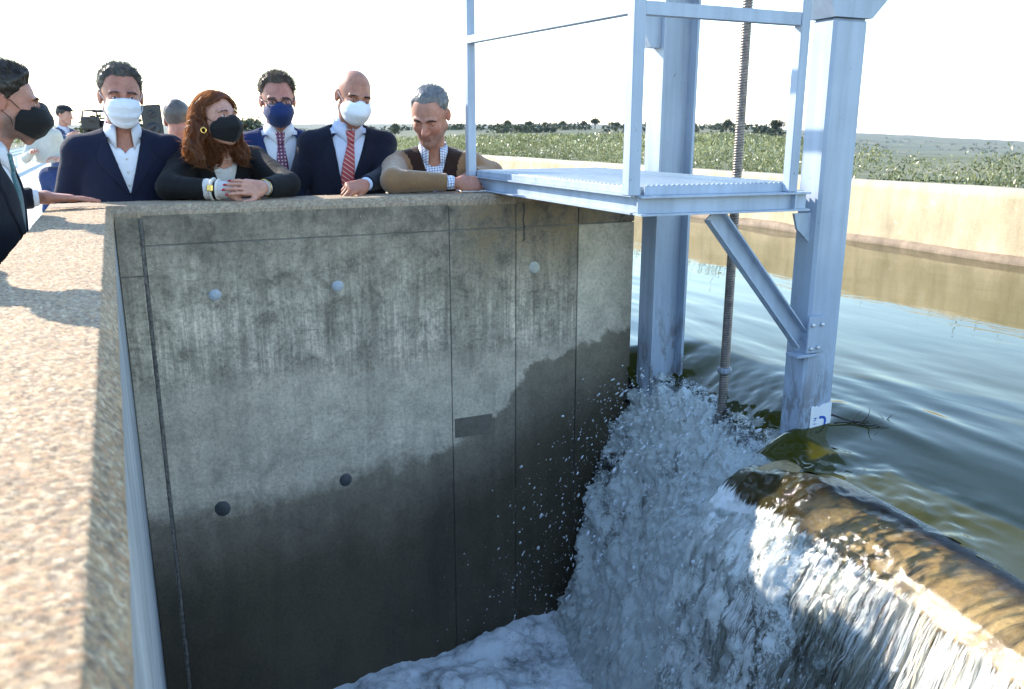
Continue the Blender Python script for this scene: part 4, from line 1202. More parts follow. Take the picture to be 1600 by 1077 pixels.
# far band of oaks too small to pick apart
nfar = 2600
a_ = RNG.uniform(10, 62, nfar); r_ = 240 + 1500 * RNG.uniform(0, 1, nfar) ** 1.6
zf = terrain_z(r_, a_)
Cx, Cy = r_ * np.sin(np.radians(a_)), r_ * np.cos(np.radians(a_))
cl_ = fbm(np.stack([Cx / 45, Cy / 45, Cx * 0], -1), 3, 95) > 0.16
Cx, Cy, zf, r_ = Cx[cl_], Cy[cl_], zf[cl_], r_[cl_]
q = 26
c = np.repeat(np.stack([Cx, Cy, zf + 0.8], -1), q, 0) + rand_dirs(len(Cx) * q) * np.array((1.9, 1.9, 1.15))
V = leaf_quads(c, rand_dirs(len(c)), rand_dirs(len(c)), RNG.uniform(0.7, 1.5, len(c)), RNG.uniform(0.3, 0.6, len(c)))
fo = mesh_np('far_scrub', V, np.arange(len(V)).reshape(-1, 4), MAT_OAK, None, False, col=np.repeat(RNG.beta(1.4, 2, len(c)), 4)[:, None].repeat(3, 1).astype(np.float32))
tag(fo, 'far dotted oaks and scrub on the plain', None, kind='stuff')
# ================================================================ people: signed-distance modelling
def cone(a, b, ra, rb):
    a = np.array(a, np.float32); b = np.array(b, np.float32); ab = b - a; L2 = float(ab @ ab) + 1e-12
    def f(P):
        t = np.clip(((P - a) @ ab) / L2, 0, 1)
        d = P - a - t[:, None] * ab
        return np.sqrt((d * d).sum(1)) - (ra + (rb - ra) * t)
    return f
def ell(c, r, R=None):
    c = np.array(c, np.float32); r = np.array(r, np.float32)
    def f(P):
        q = P - c
        if R is not None: q = q @ R
        k0 = np.sqrt(((q / r) ** 2).sum(1)); k1 = np.sqrt(((q / (r * r)) ** 2).sum(1)) + 1e-9
        return k0 * (k0 - 1) / k1
    return f
def rbox(c, h, r, R=None):
    c = np.array(c, np.float32); h = np.array(h, np.float32) - r
    def f(P):
        q = P - c
        if R is not None: q = q @ R
        q = np.abs(q) - h
        return np.sqrt((np.maximum(q, 0) ** 2).sum(1)) + np.minimum(q.max(1), 0) - r
    return f
def in_frame(f, R, O, s=1.0):
    O = np.array(O, np.float32); R = np.array(R, np.float32)
    return lambda P: f(((P - O) @ R) / s) * s
def smin(a, b, k):
    if k <= 0: return np.minimum(a, b)
    h = np.clip(0.5 + 0.5 * (b - a) / k, 0, 1)
    return b + (a - b) * h - k * h * (1 - h)
def smax(a, b, k): return -smin(-a, -b, k)

class SDF:
    def __init__(self): self.items = []
    def u(self, f, k=0.015): self.items.append((f, k, 0)); return self
    def sub(self, f, k=0.008): self.items.append((f, k, 1)); return self
    def cut(self, f, k=0.003): self.items.append((f, k, 2)); return self
    def disp(self, f): self.items.append((f, 0, 3)); return self
    def __call__(self, P):
        d = np.full(len(P), 1e3, np.float32)
        for f, k, op in self.items:
            if op == 0: d = smin(d, f(P), k) if d[0] < 999 or True else f(P)
            elif op == 1: d = smax(d, -f(P), k)
            elif op == 2: d = smax(d, f(P), k)
            else: d = d + f(P)
        return d

CELL_EDGES = [((0, 0, 0), (1, 0, 0)), ((0, 1, 0), (1, 1, 0)), ((0, 0, 1), (1, 0, 1)), ((0, 1, 1), (1, 1, 1)),
              ((0, 0, 0), (0, 1, 0)), ((1, 0, 0), (1, 1, 0)), ((0, 0, 1), (0, 1, 1)), ((1, 0, 1), (1, 1, 1)),
              ((0, 0, 0), (0, 0, 1)), ((1, 0, 0), (1, 0, 1)), ((0, 1, 0), (0, 1, 1)), ((1, 1, 0), (1, 1, 1))]
def polygonise(f, lo, hi, h):
    """narrow-band surface nets -> V, quads"""
    B = 4
    lo = np.array(lo, float); hi = np.array(hi, float)
    nb = np.maximum(np.ceil((hi - lo) / (h * B)).astype(int), 1) + 1
    gx = [lo[i] + (np.arange(nb[i]) + 0.5) * h * B - 0.5 * h for i in range(3)]
    G = np.stack(np.meshgrid(*gx, indexing='ij'), -1).reshape(-1, 3).astype(np.float32)
    d = f(G).reshape(nb)
    near = np.abs(d) < h * B * 1.35
    n = nb * B
    Fv = np.repeat(np.repeat(np.repeat(np.where(d < 0, -1.0, 1.0).astype(np.float32), B, 0), B, 1), B, 2)
    M = np.repeat(np.repeat(np.repeat(near, B, 0), B, 1), B, 2)
    idx = np.argwhere(M)
    pts = (lo + idx * h).astype(np.float32)
    vals = np.empty(len(pts), np.float32)
    for s in range(0, len(pts), 200000): vals[s:s + 200000] = f(pts[s:s + 200000])
    Fv[M] = vals
    S = Fv < 0
    c = np.zeros(tuple(n - 1), np.int8)
    for a in (0, 1):
        for b in (0, 1):
            for e_ in (0, 1): c += S[a:n[0] - 1 + a, b:n[1] - 1 + b, e_:n[2] - 1 + e_]
    act = (c > 0) & (c < 8)
    ids = np.argwhere(act)
    if not len(ids): return np.zeros((0, 3)), np.zeros((0, 4), int)
    acc = np.zeros((len(ids), 3)); cnt = np.zeros(len(ids))
    for a, b in CELL_EDGES:
        ia = ids + a; ib = ids + b
        fa = Fv[ia[:, 0], ia[:, 1], ia[:, 2]]; fb = Fv[ib[:, 0], ib[:, 1], ib[:, 2]]
        m = (fa < 0) != (fb < 0)
        t = np.where(m, fa / np.where(m, fa - fb, 1), 0)
        acc += np.where(m[:, None], np.array(a) + t[:, None] * (np.array(b) - np.array(a)), 0); cnt += m
    V = lo + h * (ids + acc / cnt[:, None])
    vid = np.full(tuple(n - 1), -1, np.int64); vid[act] = np.arange(len(ids))
    Q = []
    for ax in range(3):
        o1, o2 = [(1, 2), (2, 0), (0, 1)][ax]
        sl0 = [slice(0, n[i] - 1) for i in range(3)]; sl1 = list(sl0)
        sl1[ax] = slice(1, n[ax])
        cr = S[tuple(sl0)] != S[tuple(sl1)]
        e_ = np.argwhere(cr)
        e_ = e_[(e_[:, o1] > 0) & (e_[:, o2] > 0)]
        def g_(d1, d2):
            q = e_.copy(); q[:, o1] -= d1; q[:, o2] -= d2
            return vid[q[:, 0], q[:, 1], q[:, 2]]
        quad = np.stack([g_(1, 1), g_(0, 1), g_(0, 0), g_(1, 0)], -1)
        neg = S[e_[:, 0], e_[:, 1], e_[:, 2]]
        quad = np.where(neg[:, None], quad, quad[:, ::-1])
        Q.append(quad[(quad >= 0).all(1)])
    return V, np.concatenate(Q)

def Rx(a): c, s = math.cos(a), math.sin(a); return np.array([[1, 0, 0], [0, c, -s], [0, s, c]])
def Ry(a): c, s = math.cos(a), math.sin(a); return np.array([[c, 0, s], [0, 1, 0], [-s, 0, c]])
def Rz(a): c, s = math.cos(a), math.sin(a); return np.array([[c, -s, 0], [s, c, 0], [0, 0, 1]])
rad = math.radians

# ---------------------------------------------------------------- skin, hair, cloth
def mat_skin():
    g = NT('skin')
    c = g.attr('Col')
    p = g.obj()
    n = g.noise(p, 120, 4, 0.6)
    c = g.mix(1.0, c, g.ramp(n, [(0.3, 0.86), (0.7, 1.08)]), 'MULTIPLY')
    c = g.mix(1.0, c, g.ramp(g.noise(p, 28, 5, 0.65), [(0.35, (0.80, 0.72, 0.70)), (0.65, (1.08, 1.04, 1.03))]), 'MULTIPLY')
    g.done(c, 0.5, g.bump(g.noise(p, 300, 3), 0.12, 0.002), Specular__IOR__Level=0.4)
    g.bsdf.inputs['Subsurface Weight'].default_value = 0.12
    g.bsdf.inputs['Subsurface Radius'].default_value = (0.9, 0.3, 0.15)
    g.bsdf.inputs['Subsurface Scale'].default_value = 0.012
    return g.mat
MAT_SKIN = mat_skin()
def mat_hair(name, lo, hi, trans=0.25, rough=0.42):
    g = NT(name)
    c = g.mix(g.node('SeparateColor', Color=g.attr('Col')).outputs[0], lo, hi)
    g.done(c, rough, None, Specular__IOR__Level=0.6)
    t = g.node('BsdfTranslucent', Color=hi + (1,)).outputs[0]
    g.link(g.node('MixShader', _0=trans, _1=g.bsdf.outputs[0], _2=t).outputs[0], g.out.inputs['Surface'])
    return g.mat
H_DARK = mat_hair('dark_brown_hair', (0.010, 0.007, 0.005), (0.045, 0.030, 0.020))
H_GREYDARK = mat_hair('greying_dark_hair', (0.03, 0.027, 0.025), (0.13, 0.12, 0.11))
H_BROWN = mat_hair('brown_hair', (0.03, 0.022, 0.016), (0.12, 0.09, 0.065))
H_GREY = mat_hair('silver_grey_hair', (0.10, 0.10, 0.105), (0.34, 0.34, 0.35))
H_AUBURN = mat_hair('auburn_hair', (0.055, 0.019, 0.009), (0.38, 0.165, 0.065), 0.6)
H_STUBBLE = mat_hair('cropped_grey_hair', (0.09, 0.07, 0.06), (0.22, 0.19, 0.17))
MAT_EYE = plain('eye_dark', (0.012, 0.008, 0.006), 0.12, 0, 0.1)
MAT_EYEWHITE = plain('eye_white', (0.62, 0.57, 0.54), 0.25, 0, 0.05)

def cloth(name, c, rough=0.85, weave=500, sheen=0.08, fleck=0.12):
    g = NT(name)
    p = g.obj()
    n = g.noise(p, weave, 3, 0.7); b = g.noise(p, 7, 4, 0.6)
    col = g.ramp(n, [(0.3, tuple(x * (1 - fleck) for x in c)), (0.7, tuple(min(1, x * (1 + fleck)) for x in c))])
    col = g.mix(1.0, col, g.ramp(b, [(0.3, 0.88), (0.7, 1.1)]), 'MULTIPLY')
    g.done(col, rough, g.bump(g.math('ADD', n, g.math('MULTIPLY', g.noise(p, 16, 4, 0.6, 1.2), 3.0)), 0.35, 0.012), Specular__IOR__Level=0.2)
    g.bsdf.inputs['Sheen Weight'].default_value = sheen
    g.bsdf.inputs['Sheen Roughness'].default_value = 0.4
    return g.mat
C_CHAR = cloth('charcoal_suit_cloth', (0.012, 0.014, 0.022)); C_NAVY = cloth('dark_navy_suit_cloth', (0.009, 0.012, 0.032))
C_BLUE = cloth('bright_navy_suit_cloth', (0.012, 0.026, 0.095)); C_NIGHT = cloth('midnight_suit_cloth', (0.006, 0.008, 0.020))
C_BLACK = cloth('black_jacket_cloth', (0.006, 0.006, 0.0075), 0.7, 500, 0.04)
C_WHITE = cloth('white_shirt_cloth', (0.70, 0.72, 0.78), 0.7, 700, 0.05, 0.04); C_SKY = cloth('pale_blue_shirt_cloth', (0.52, 0.58, 0.74), 0.7, 700, 0.05, 0.05)
C_CREAM = cloth('cream_knit', (0.55, 0.52, 0.50), 0.9, 350, 0.3); C_TAN = cloth('tan_wool', (0.235, 0.135, 0.070), 0.95, 260, 0.5, 0.2)
C_BROWN = cloth('dark_brown_knit', (0.030, 0.014, 0.010), 0.95, 260, 0.3, 0.2); C_TROUSER = cloth('dark_trouser_cloth', (0.014, 0.015, 0.02)); C_JEANS = cloth('blue_denim', (0.025, 0.045, 0.13), 0.9, 400)
C_SHOE = plain('black_leather', (0.012, 0.011, 0.010), 0.35); C_GREYTOP = cloth('pale_grey_knit', (0.46, 0.46, 0.42), 0.9, 300); C_BLUECOAT = cloth('faded_blue_coat', (0.05, 0.075, 0.15))
def mat_check():
    g = NT('blue_checked_shirt_cloth')
    s = g.sep(g.obj())
    def ln(a, f): return g.map(g.math('PINGPONG', g.math('MULTIPLY', a, f), 0.5), 0.36, 0.42, 0, 1)
    m = g.math('MAXIMUM', ln(s[0], 75.0), ln(g.math('ADD', s[2], g.math('MULTIPLY', s[1], 0.5)), 75.0))
    return g.done(g.mix(m, (0.70, 0.72, 0.78), (0.10, 0.14, 0.34)), 0.75)
C_CHECK = mat_check()
def mat_tie(name, base, dot, kind):
    g = NT(name)
    p = g.obj()
    s = g.sep(p)
    if kind == 'stripe':
        k = g.math('PINGPONG', g.math('MULTIPLY', g.math('ADD', g.math('MULTIPLY', s[0], 0.75), s[2]), 42.0), 0.5)
        m = g.map(k, 0.40, 0.46, 0, 1)
    elif kind == 'dots':
        v = g.node('TexVoronoi', {'feature': 'F1'}, Vector=g.node('CombineXYZ', X=g.math('MULTIPLY', s[0], 1), Y=0.0, Z=s[2]).outputs[0], Scale=58.0, Randomness=0.15)
        m = g.map(v.outputs['Distance'], 0.20, 0.27, 1, 0)
    else:
        m = g.map(g.noise(p, 130, 3, 0.6), 0.56, 0.62, 0, 0.8)
    g.done(g.mix(m, base, dot), 0.45, g.bump(g.noise(p, 600, 2), 0.2, 0.002))
    g.bsdf.inputs['Sheen Weight'].default_value = 0.2
    return g.mat
T_RED = mat_tie('red_striped_silk', (0.28, 0.012, 0.018), (0.62, 0.42, 0.42), 'stripe')
T_PLUM = mat_tie('plum_dotted_silk', (0.105, 0.008, 0.055), (0.62, 0.40, 0.50), 'dots')
T_TEAL = mat_tie('teal_figured_silk', (0.010, 0.085, 0.10), (0.10, 0.30, 0.32), 'fleck')
MK_BLACK = cloth('black_mask_fabric', (0.010, 0.011, 0.012), 0.75, 900, 0.1); MK_WHITE = cloth('white_mask_fabric', (0.72, 0.76, 0.82), 0.8, 900, 0.1, 0.03); MK_BLUE = cloth('navy_mask_fabric', (0.012, 0.030, 0.115), 0.75, 900, 0.1)
MAT_GOLD = plain('gold', (0.75, 0.48, 0.14), 0.25, 1.0, 0.05); MAT_NAIL = plain('red_nail_polish', (0.30, 0.008, 0.02), 0.2, 0, 0.05); MAT_BLACKPLASTIC = plain('black_plastic', (0.012, 0.012, 0.013), 0.4); MAT_GLASSFRAME = plain('dark_frame', (0.01, 0.01, 0.02), 0.25)
MAT_PEARL = plain('pearl', (0.62, 0.58, 0.52), 0.25)

def head_sdf(ears=True, nose=1.0, wide=1.0, jaw=1.0, full=0.0):
    s = SDF()
    s.u(ell((0, 0.018, 0.036), (0.0755 * wide, 0.098, 0.088)), 0)
    s.u(ell((0, -0.026, -0.022), (0.060 * wide, 0.070, 0.088)), 0.03)
    for sg in (-1, 1):
        s.u(cone((sg * 0.050 * jaw, 0.010, -0.052), (sg * 0.016, -0.066, -0.097), 0.022, 0.019), 0.03)
        s.u(ell((sg * 0.040, -0.066, -0.020), (0.020, 0.020, 0.018)), 0.022)
        s.u(cone((sg * 0.014, -0.0905, 0.026), (sg * 0.046, -0.076, 0.026), 0.0085, 0.0075), 0.012)
    s.u(ell((0, -0.080, -0.098), (0.019, 0.016, 0.016)), 0.02)
    if full:
        for sg in (-1, 1): s.u(ell((sg * 0.046, -0.036, -0.058), (0.026, 0.036, 0.040)), 0.03)
        s.u(ell((0, -0.030, -0.100), (0.045, 0.045, 0.030)), 0.03)
    for sg in (-1, 1):
        s.sub(ell((sg * 0.032, -0.102, 0.008), (0.0165, 0.018, 0.0105)), 0.012)
        s.u(ell((sg * 0.032, -0.0765, 0.007), (0.0150, 0.0125, 0.0120)), 0.004)
    s.u(cone((0, -0.088, 0.016), (0, -0.112 - 0.004 * nose, -0.026), 0.0078, 0.0115 * nose), 0.011)
    for sg in (-1, 1): s.u(ell((sg * 0.0115 * nose, -0.100, -0.030), (0.0078, 0.0105, 0.0075)), 0.006)
    s.u(cone((-0.018, -0.0905, -0.0575), (0.018, -0.0905, -0.0575), 0.0052, 0.0052), 0.007)
    s.u(cone((-0.015, -0.0890, -0.0685), (0.015, -0.0890, -0.0685), 0.0062, 0.0062), 0.007)
    s.sub(cone((-0.021, -0.0985, -0.063), (0.021, -0.0985, -0.063), 0.0032, 0.0032), 0.004)
    if ears:
        for sg in (-1, 1):
            Re = Rz(sg * rad(-22))
            s.u(ell((sg * 0.0795 * wide, 0.018, 0.000), (0.0075, 0.0185, 0.031), Re), 0.006)
            s.sub(ell((sg * 0.0885 * wide, 0.013, 0.002), (0.0050, 0.0105, 0.019), Re), 0.005)
    return s

def head_colors(q, tone, stubble=0.0, blush=1.0, scalp=None, lips=1.0):
    """q: head-frame points"""
    n = len(q)
    c = np.tile(np.array(tone, np.float32), (n, 1))
    def g(cx, cy, cz, r): return np.exp(-(((q - np.array((cx, cy, cz))) / r) ** 2).sum(1))[:, None]
    red = np.array((1.08, 0.72, 0.66), np.float32)
    w = np.clip(0.55 * g(0, -.115, -.02, .022) + 0.35 * (g(.045, -.07, -.02, .03) + g(-.045, -.07, -.02, .03)) + 0.55 * (g(.085, .018, 0, .03) + g(-.085, .018, 0, .03)), 0, 1) * blush
    c = c * (1 - w) + c * red * w
    lip = ((np.abs(q[:, 0]) < 0.022 - 60 * (q[:, 2] + 0.063) ** 2 * 1.0) & (q[:, 1] < -0.088) & (q[:, 2] < -0.055) & (q[:, 2] > -0.0725))[:, None] * 0.45 * lips
    c = c * (1 - lip) + np.array((0.36, 0.12, 0.11), np.float32) * lip
    if stubble:
        f = smooth(-0.035, -0.06, q[:, 2] - 0.25 * np.clip(q[:, 1] + 0.02, 0, 1)) * smooth(0.03, 0.0, q[:, 1]) * smooth(-0.13, -0.11, q[:, 2])
        f = (f * stubble)[:, None]
        c = c * (1 - f) + np.array((0.10, 0.085, 0.08), np.float32) * f
    # eye sockets tinted a little browner
    e = np.clip(g(.033, -.085, .010, .017) + g(-.033, -.085, .010, .017), 0, 1) * 0.35
    c = c * (1 - e) + c * np.array((0.72, 0.62, 0.62), np.float32) * e
    if scalp is not None:
        f = (smooth(0.0, 0.02, q @ np.array((0, 0.62, 0.78)) - 0.012) * scalp[0])[:, None]
        c = c * (1 - f) + np.array(scalp[1], np.float32) * f
    return np.clip(c, 0, 1).astype(np.float32)

def ribbons(roots, dirs, lens, width, bend, nseg=4, noise_amp=0.0, rg=None):
    """tapered flat hair ribbons. roots(n,3) dirs(n,3) -> V, F"""
    n = len(roots)
    pts = [roots]
    d = dirs.copy()
    for k in range(nseg):
        d = d + bend + (rg.normal(0, noise_amp, (n, 3)) if noise_amp else 0)
        d /= np.linalg.norm(d, axis=1)[:, None] + 1e-9
        pts.append(pts[-1] + d * (lens / nseg)[:, None])
    return ribbon_mesh(np.stack(pts, 1), width)
def ribbon_mesh(P, width):
    n, m = P.shape[:2]
    T = np.gradient(P, axis=1)
    rnd = np.random.default_rng(5).normal(0, 1, (n, 1, 3))
    S_ = np.cross(T, rnd); S_ /= np.linalg.norm(S_, axis=2)[..., None] + 1e-9
    w = (np.linspace(1, 0.15, m)[None, :, None]) * (width if np.isscalar(width) else width[:, None, None])
    V = np.stack([P + S_ * w, P - S_ * w], 2).reshape(-1, 3)
    b = (np.arange(n) * m * 2)[:, None] + (np.arange(m - 1) * 2)[None, :]
    F = np.stack([b, b + 2, b + 3, b + 1], -1).reshape(-1, 4)
    return V, F

def orient(front_yaw, pitch=0, roll=0): return Rz(rad(front_yaw)) @ Rx(rad(pitch)) @ Ry(rad(roll))

def hand_prims(s, W, fwd, back, thumb_side, curls, spread=0.0, scale=1.0, thumb=(0.7, 0.35, 0.3), arm_from=None, tips=None):
    """palm, four fingers and a thumb. fwd: to the fingers, back: out of the back of the hand, thumb_side: +1/-1"""
    W = np.array(W, float); f = np.array(fwd, float); f /= np.linalg.norm(f)
    b = np.array(back, float); b -= f * (b @ f); b /= np.linalg.norm(b)
    u = np.cross(f, b) * thumb_side
    k = scale
    offs = [0.030, 0.010, -0.010, -0.028]; base = [0.088, 0.092, 0.088, 0.080]
    lens = [(0.042, 0.026, 0.021), (0.046, 0.029, 0.022), (0.043, 0.027, 0.021), (0.034, 0.021, 0.018)]
    rads = [0.0092, 0.0094, 0.0089, 0.0080]
    for i in range(4):
        B = W + (f * base[i] + u * offs[i]) * k
        s.u(cone(W + (u * offs[i] * 0.75 + f * 0.012) * k, B, 0.0165 * k, 0.0125 * k), 0.014 * k)
    if arm_from is not None: s.u(cone(arm_from, W, 0.029 * k, 0.0245 * k), 0.02 * k)
    for i in range(4):
        B = W + (f * base[i] + u * offs[i]) * k
        a = 0.0; p = B
        side = u * spread * (1.5 - i)
        c3 = curls[i] if hasattr(curls[0], '__len__') else curls
        for j in range(3):
            a += c3[j]
            d = f * math.cos(a) - b * math.sin(a) + side; d /= np.linalg.norm(d)
            q = p + d * lens[i][j] * k
            s.u(cone(p, q, rads[i] * (1 - 0.10 * j) * k, rads[i] * (1 - 0.10 * (j + 1)) * k), 0.0045 * k)
            if tips is not None and j == 2: tips.append((q, d, f * math.sin(a) + b * math.cos(a), rads[i] * 0.8 * k))
            p = q
    # thumb leaves the side of the palm near its base
    T0 = W + (f * 0.022 + u * 0.026 - b * 0.006) * k
    out, down, curl = thumb
    d = f * 0.75 + u * out - b * down; d /= np.linalg.norm(d)
    T1 = T0 + d * 0.042 * k; s.u(cone(T0, T1, 0.0165 * k, 0.0115 * k), 0.012 * k)
    d = d + f * 0.3 - u * curl; d /= np.linalg.norm(d); T2 = T1 + d * 0.032 * k; s.u(cone(T1, T2, 0.0112 * k, 0.0100 * k), 0.005 * k)
    d = d + f * 0.2 - u * curl; d /= np.linalg.norm(d); T3 = T2 + d * 0.024 * k; s.u(cone(T2, T3, 0.0100 * k, 0.0082 * k), 0.004 * k)
    return s

def march(f, P, D, n=40, start=0.0):
    P = P + D * start
    for _ in range(n):
        d = f(P.astype(np.float32))
        P = P + D * d[:, None] * 0.9
    return P

def strip_patch(f, R, O, left, right, nu=6, nv=14, off=0.004, depth=0.006, y_start=-0.5):
    """panel between two polylines given in the torso frame (x, z), laid on surface f from the front"""
    def samp(pl, n):
        pl = np.array(pl, float); s = np.concatenate([[0], np.cumsum(np.hypot(*np.diff(pl, axis=0).T))]); t = np.linspace(0, s[-1], n)
        return np.stack([np.interp(t, s, pl[:, 0]), np.interp(t, s, pl[:, 1])], -1)
    A, B = samp(left, nv), samp(right, nv)
    t = np.linspace(0, 1, nu)
    G = A[:, None] * (1 - t[None, :, None]) + B[:, None] * t[None, :, None]
    L = np.stack([G[..., 0], np.full(G.shape[:2], y_start), G[..., 1]], -1).reshape(-1, 3)
    Pw = L @ R.T + O
    Dw = np.tile(np.array((0, 1.0, 0)) @ R.T, (len(Pw), 1))
    Q = march(f, Pw, Dw)
    front = Q - Dw * off; back = Q + Dw * depth
    V = np.concatenate([front, back]); n = len(front)
    F = grid_faces(nv, nu)
    Fb = F[:, ::-1] + n
    idx = np.arange(n).reshape(nv, nu)
    loop = np.concatenate([idx[0, :], idx[1:, -1], idx[-1, -2::-1], idx[-2:0:-1, 0]])
    nx = np.roll(loop, -1)
    Fs = np.stack([loop, nx, nx + n, loop + n], -1)
    return V, np.concatenate([F, Fb, Fs])

def person(label, root, head, torso, arms, outfit, hair=None, mask=None, tone=(0.50, 0.30, 0.22), stubble=0.0, hs=1.04, face=None, vox=1.0, scalp=None, group=None, build=1.0, nose=1.0, female=False, legs=True):
    """head=(pos, yaw, pitch, roll); torso=(neck base, yaw, lean, half shoulder); arms=[(elbow, wrist, handspec or None) x2] viewer left, viewer right"""
    O = np.array((root[0], root[1], 0.0))
    t = empty('person', tuple(O), label, 'person', group)
    hp = np.array(head[0], float); HR = orient(*head[1:])
    NB = np.array(torso[0], float); TR = orient(torso[1], torso[2], 0); sw = torso[3]
    def tw_(x, y, z): return NB + np.array((x, y, z)) @ TR.T
    # ---- torso and sleeves (shared by shirt and jacket)
    sh = [tw_(-sw * 0.80, 0.012, -0.075), tw_(sw * 0.80, 0.012, -0.075)]
    def torso_sdf(inset=0.0, sleeves=True, skirt=True, cuff=0.0):
        s = SDF()
        chest = SDF()
        chest.u(ell((0, 0.012, -0.20), (sw * 0.88 * build, 0.128 * build, 0.215)), 0)
        chest.u(ell((0, 0.000, -0.44), (sw * 0.80 * build, 0.130 * build, 0.22)), 0.10)
        if female:
            for sg in (-1, 1): chest.u(ell((sg * 0.075, -0.075, -0.215), (0.078, 0.075, 0.080)), 0.05)
        for sg in (-1, 1):
            chest.u(cone((sg * 0.045, 0.022, -0.030), (sg * sw * 0.82, 0.014, -0.072), 0.055, 0.060), 0.05)
        if skirt: chest.u(cone((0, 0.01, -0.55), (0, 0.01, -0.70), sw * 0.80, sw * 0.84), 0.10)
        s.u(in_frame(chest, TR, NB), 0)
        if sleeves:
            for i, (el_, wr_, hd) in enumerate(arms):
                a_ = np.array(wr_, float) - np.array(el_, float); a_ /= np.linalg.norm(a_)
                fore = SDF(); fore.u(cone(el_, np.array(wr_) + a_ * (cuff + 0.03), 0.053 * build, 0.0395), 0)
                fore.cut((lambda a_, w_: (lambda P: ((P - w_) @ a_)))(a_.astype(np.float32), (np.array(wr_) + a_ * cuff).astype(np.float32)), 0.003)
                s.u(cone(sh[i], el_, 0.066 * build, 0.052 * build), 0.03)
                s.u(fore, 0.018)
        if inset: s.disp(lambda P: np.float32(inset))
        return s
    base = torso_sdf()
    els = [np.array(a[0], np.float32) for a in arms]; wrs = [np.array(a[1], np.float32) for a in arms]
    def folds(P):
        d = 0.0035 * fbm(P * np.array((9, 9, 7), np.float32), 3, 5)
        for i in range(2):
            q = P - els[i]; r = np.sqrt((q * q).sum(1))
            ax = (wrs[i] - np.array(sh[i], np.float32)); ax /= np.linalg.norm(ax)
            d = d + 0.0075 * np.exp(-(r / 0.12) ** 2) * fbm(P * 17 + (q @ ax)[:, None] * 26, 3, 8)
            q2 = P - np.array(sh[i], np.float32); r2 = np.sqrt((q2 * q2).sum(1))
            d = d + 0.006 * np.exp(-(r2 / 0.13) ** 2) * fbm(P * 10 + (q2 @ ax)[:, None] * 16, 3, 9)
        return d.astype(np.float32)
    lo = np.minimum(np.minimum.reduce(els + wrs), NB - 0.36) - 0.10; hi = np.maximum(np.maximum.reduce(els + wrs), NB + 0.30) + 0.10
    lo[2] = min(lo[2], NB[2] - 0.80); hi[2] = NB[2] + 0.10
    hv = 0.0080 * vox
    topz = lambda off: (lambda P: ((P - NB) @ TR)[:, 2] - off)
    # ---- jacket with its V opening
    jk = torso_sdf(); jk.disp(folds)
    vd = outfit.get('vdepth', 0.0)
    if vd:
        vw, vx = outfit.get('vwidth', 0.075), outfit.get('vx', 0.0)
        def wedge(P):
            q = (P - NB) @ TR
            k = vw / vd
            xx = np.abs(q[:, 0] - vx * (q[:, 2] / -vd)) ; side = (xx - np.clip(q[:, 2] + vd, 0, None) * k) / math.sqrt(1 + k * k)
            return np.maximum.reduce([side, q[:, 1] - 0.005, -q[:, 1] - 0.19, q[:, 2] - 0.12, -(q[:, 2] + vd)])
        jk.sub(wedge, 0.004)
    if outfit.get('hem'): jk.cut(lambda P: -((P - NB) @ TR)[:, 2] - outfit['hem'], 0.004)
    # neck hole
    jk.sub(in_frame(cone((0, -0.012, -0.05), (0, 0.0, 0.2), 0.066, 0.074), TR, NB), 0.008)
    V, F = polygonise(jk, lo, hi, hv)
    jcol = None
    if outfit.get('two_tone'):
        # knitted front in another colour: its own part, cut out of the sleeves' mesh
        q = (V - NB) @ TR
        ins = (np.abs(q[:, 0]) < sw * 0.78 + 0.10 * np.clip(-q[:, 2] - 0.25, -0.2, 0.3)) 
        for i in range(2):
            ax = np.array(els[i]) - np.array(sh[i]); L = np.linalg.norm(ax); ax /= L
            s_ = (V - np.array(sh[i])) @ ax
            dist = np.linalg.norm(V - np.array(sh[i]) - np.clip(s_, 0, L)[:, None] * ax, axis=1)
            ins &= ~((dist < 0.085) & (s_ > -0.02 + 0.0 * s_))
            dist2 = np.linalg.norm(V - (wrs[i] + els[i]) / 2, axis=1)
            ins &= ~(dist2 < np.linalg.norm(wrs[i] - els[i]) / 2 + 0.05)
        fi = ins[F].all(1)
        mesh_np('sleeves', V, F[~fi], outfit['jacket'], t, True, offset=O)
        mesh_np('knitted_front', V, F[fi], outfit['two_tone'], t, True, offset=O)
    else:
        mesh_np(outfit.get('jname', 'jacket'), V, F, outfit['jacket'], t, True, offset=O)
    # ---- shirt
    if outfit.get('shirt'):
        si = torso_sdf(0.009, sleeves=True, skirt=False, cuff=outfit.get('cuff', 0.014) + 0.012)
        if outfit.get('open_neck') or not outfit.get('collar', True):
            si.sub(in_frame(cone((0, -0.02, -0.045), (0, 0.0, 0.2), 0.052, 0.062), TR, NB), 0.006)
        else:
            si.u(in_frame(cone((0, 0.002, -0.06), (0, 0.006, 0.034), 0.080, 0.0635), TR, NB), 0.012)
        if outfit.get('open_neck'):
            od = outfit['open_neck']
            def wedge2(P):
                q = (P - NB) @ TR
                k = 0.034 / od
                side = np.abs(q[:, 0]) - np.clip(q[:, 2] + od, 0, None) * k
                return np.maximum.reduce([side, q[:, 1] - 0.0, -q[:, 1] - 0.17, q[:, 2] - 0.12, -(q[:, 2] + od)])
            si.sub(wedge2, 0.003)
        V, F = polygonise(si, lo, hi, hv * 1.15)
        shirt = mesh_np('shirt', V, F, outfit['shirt'], t, True, offset=O)
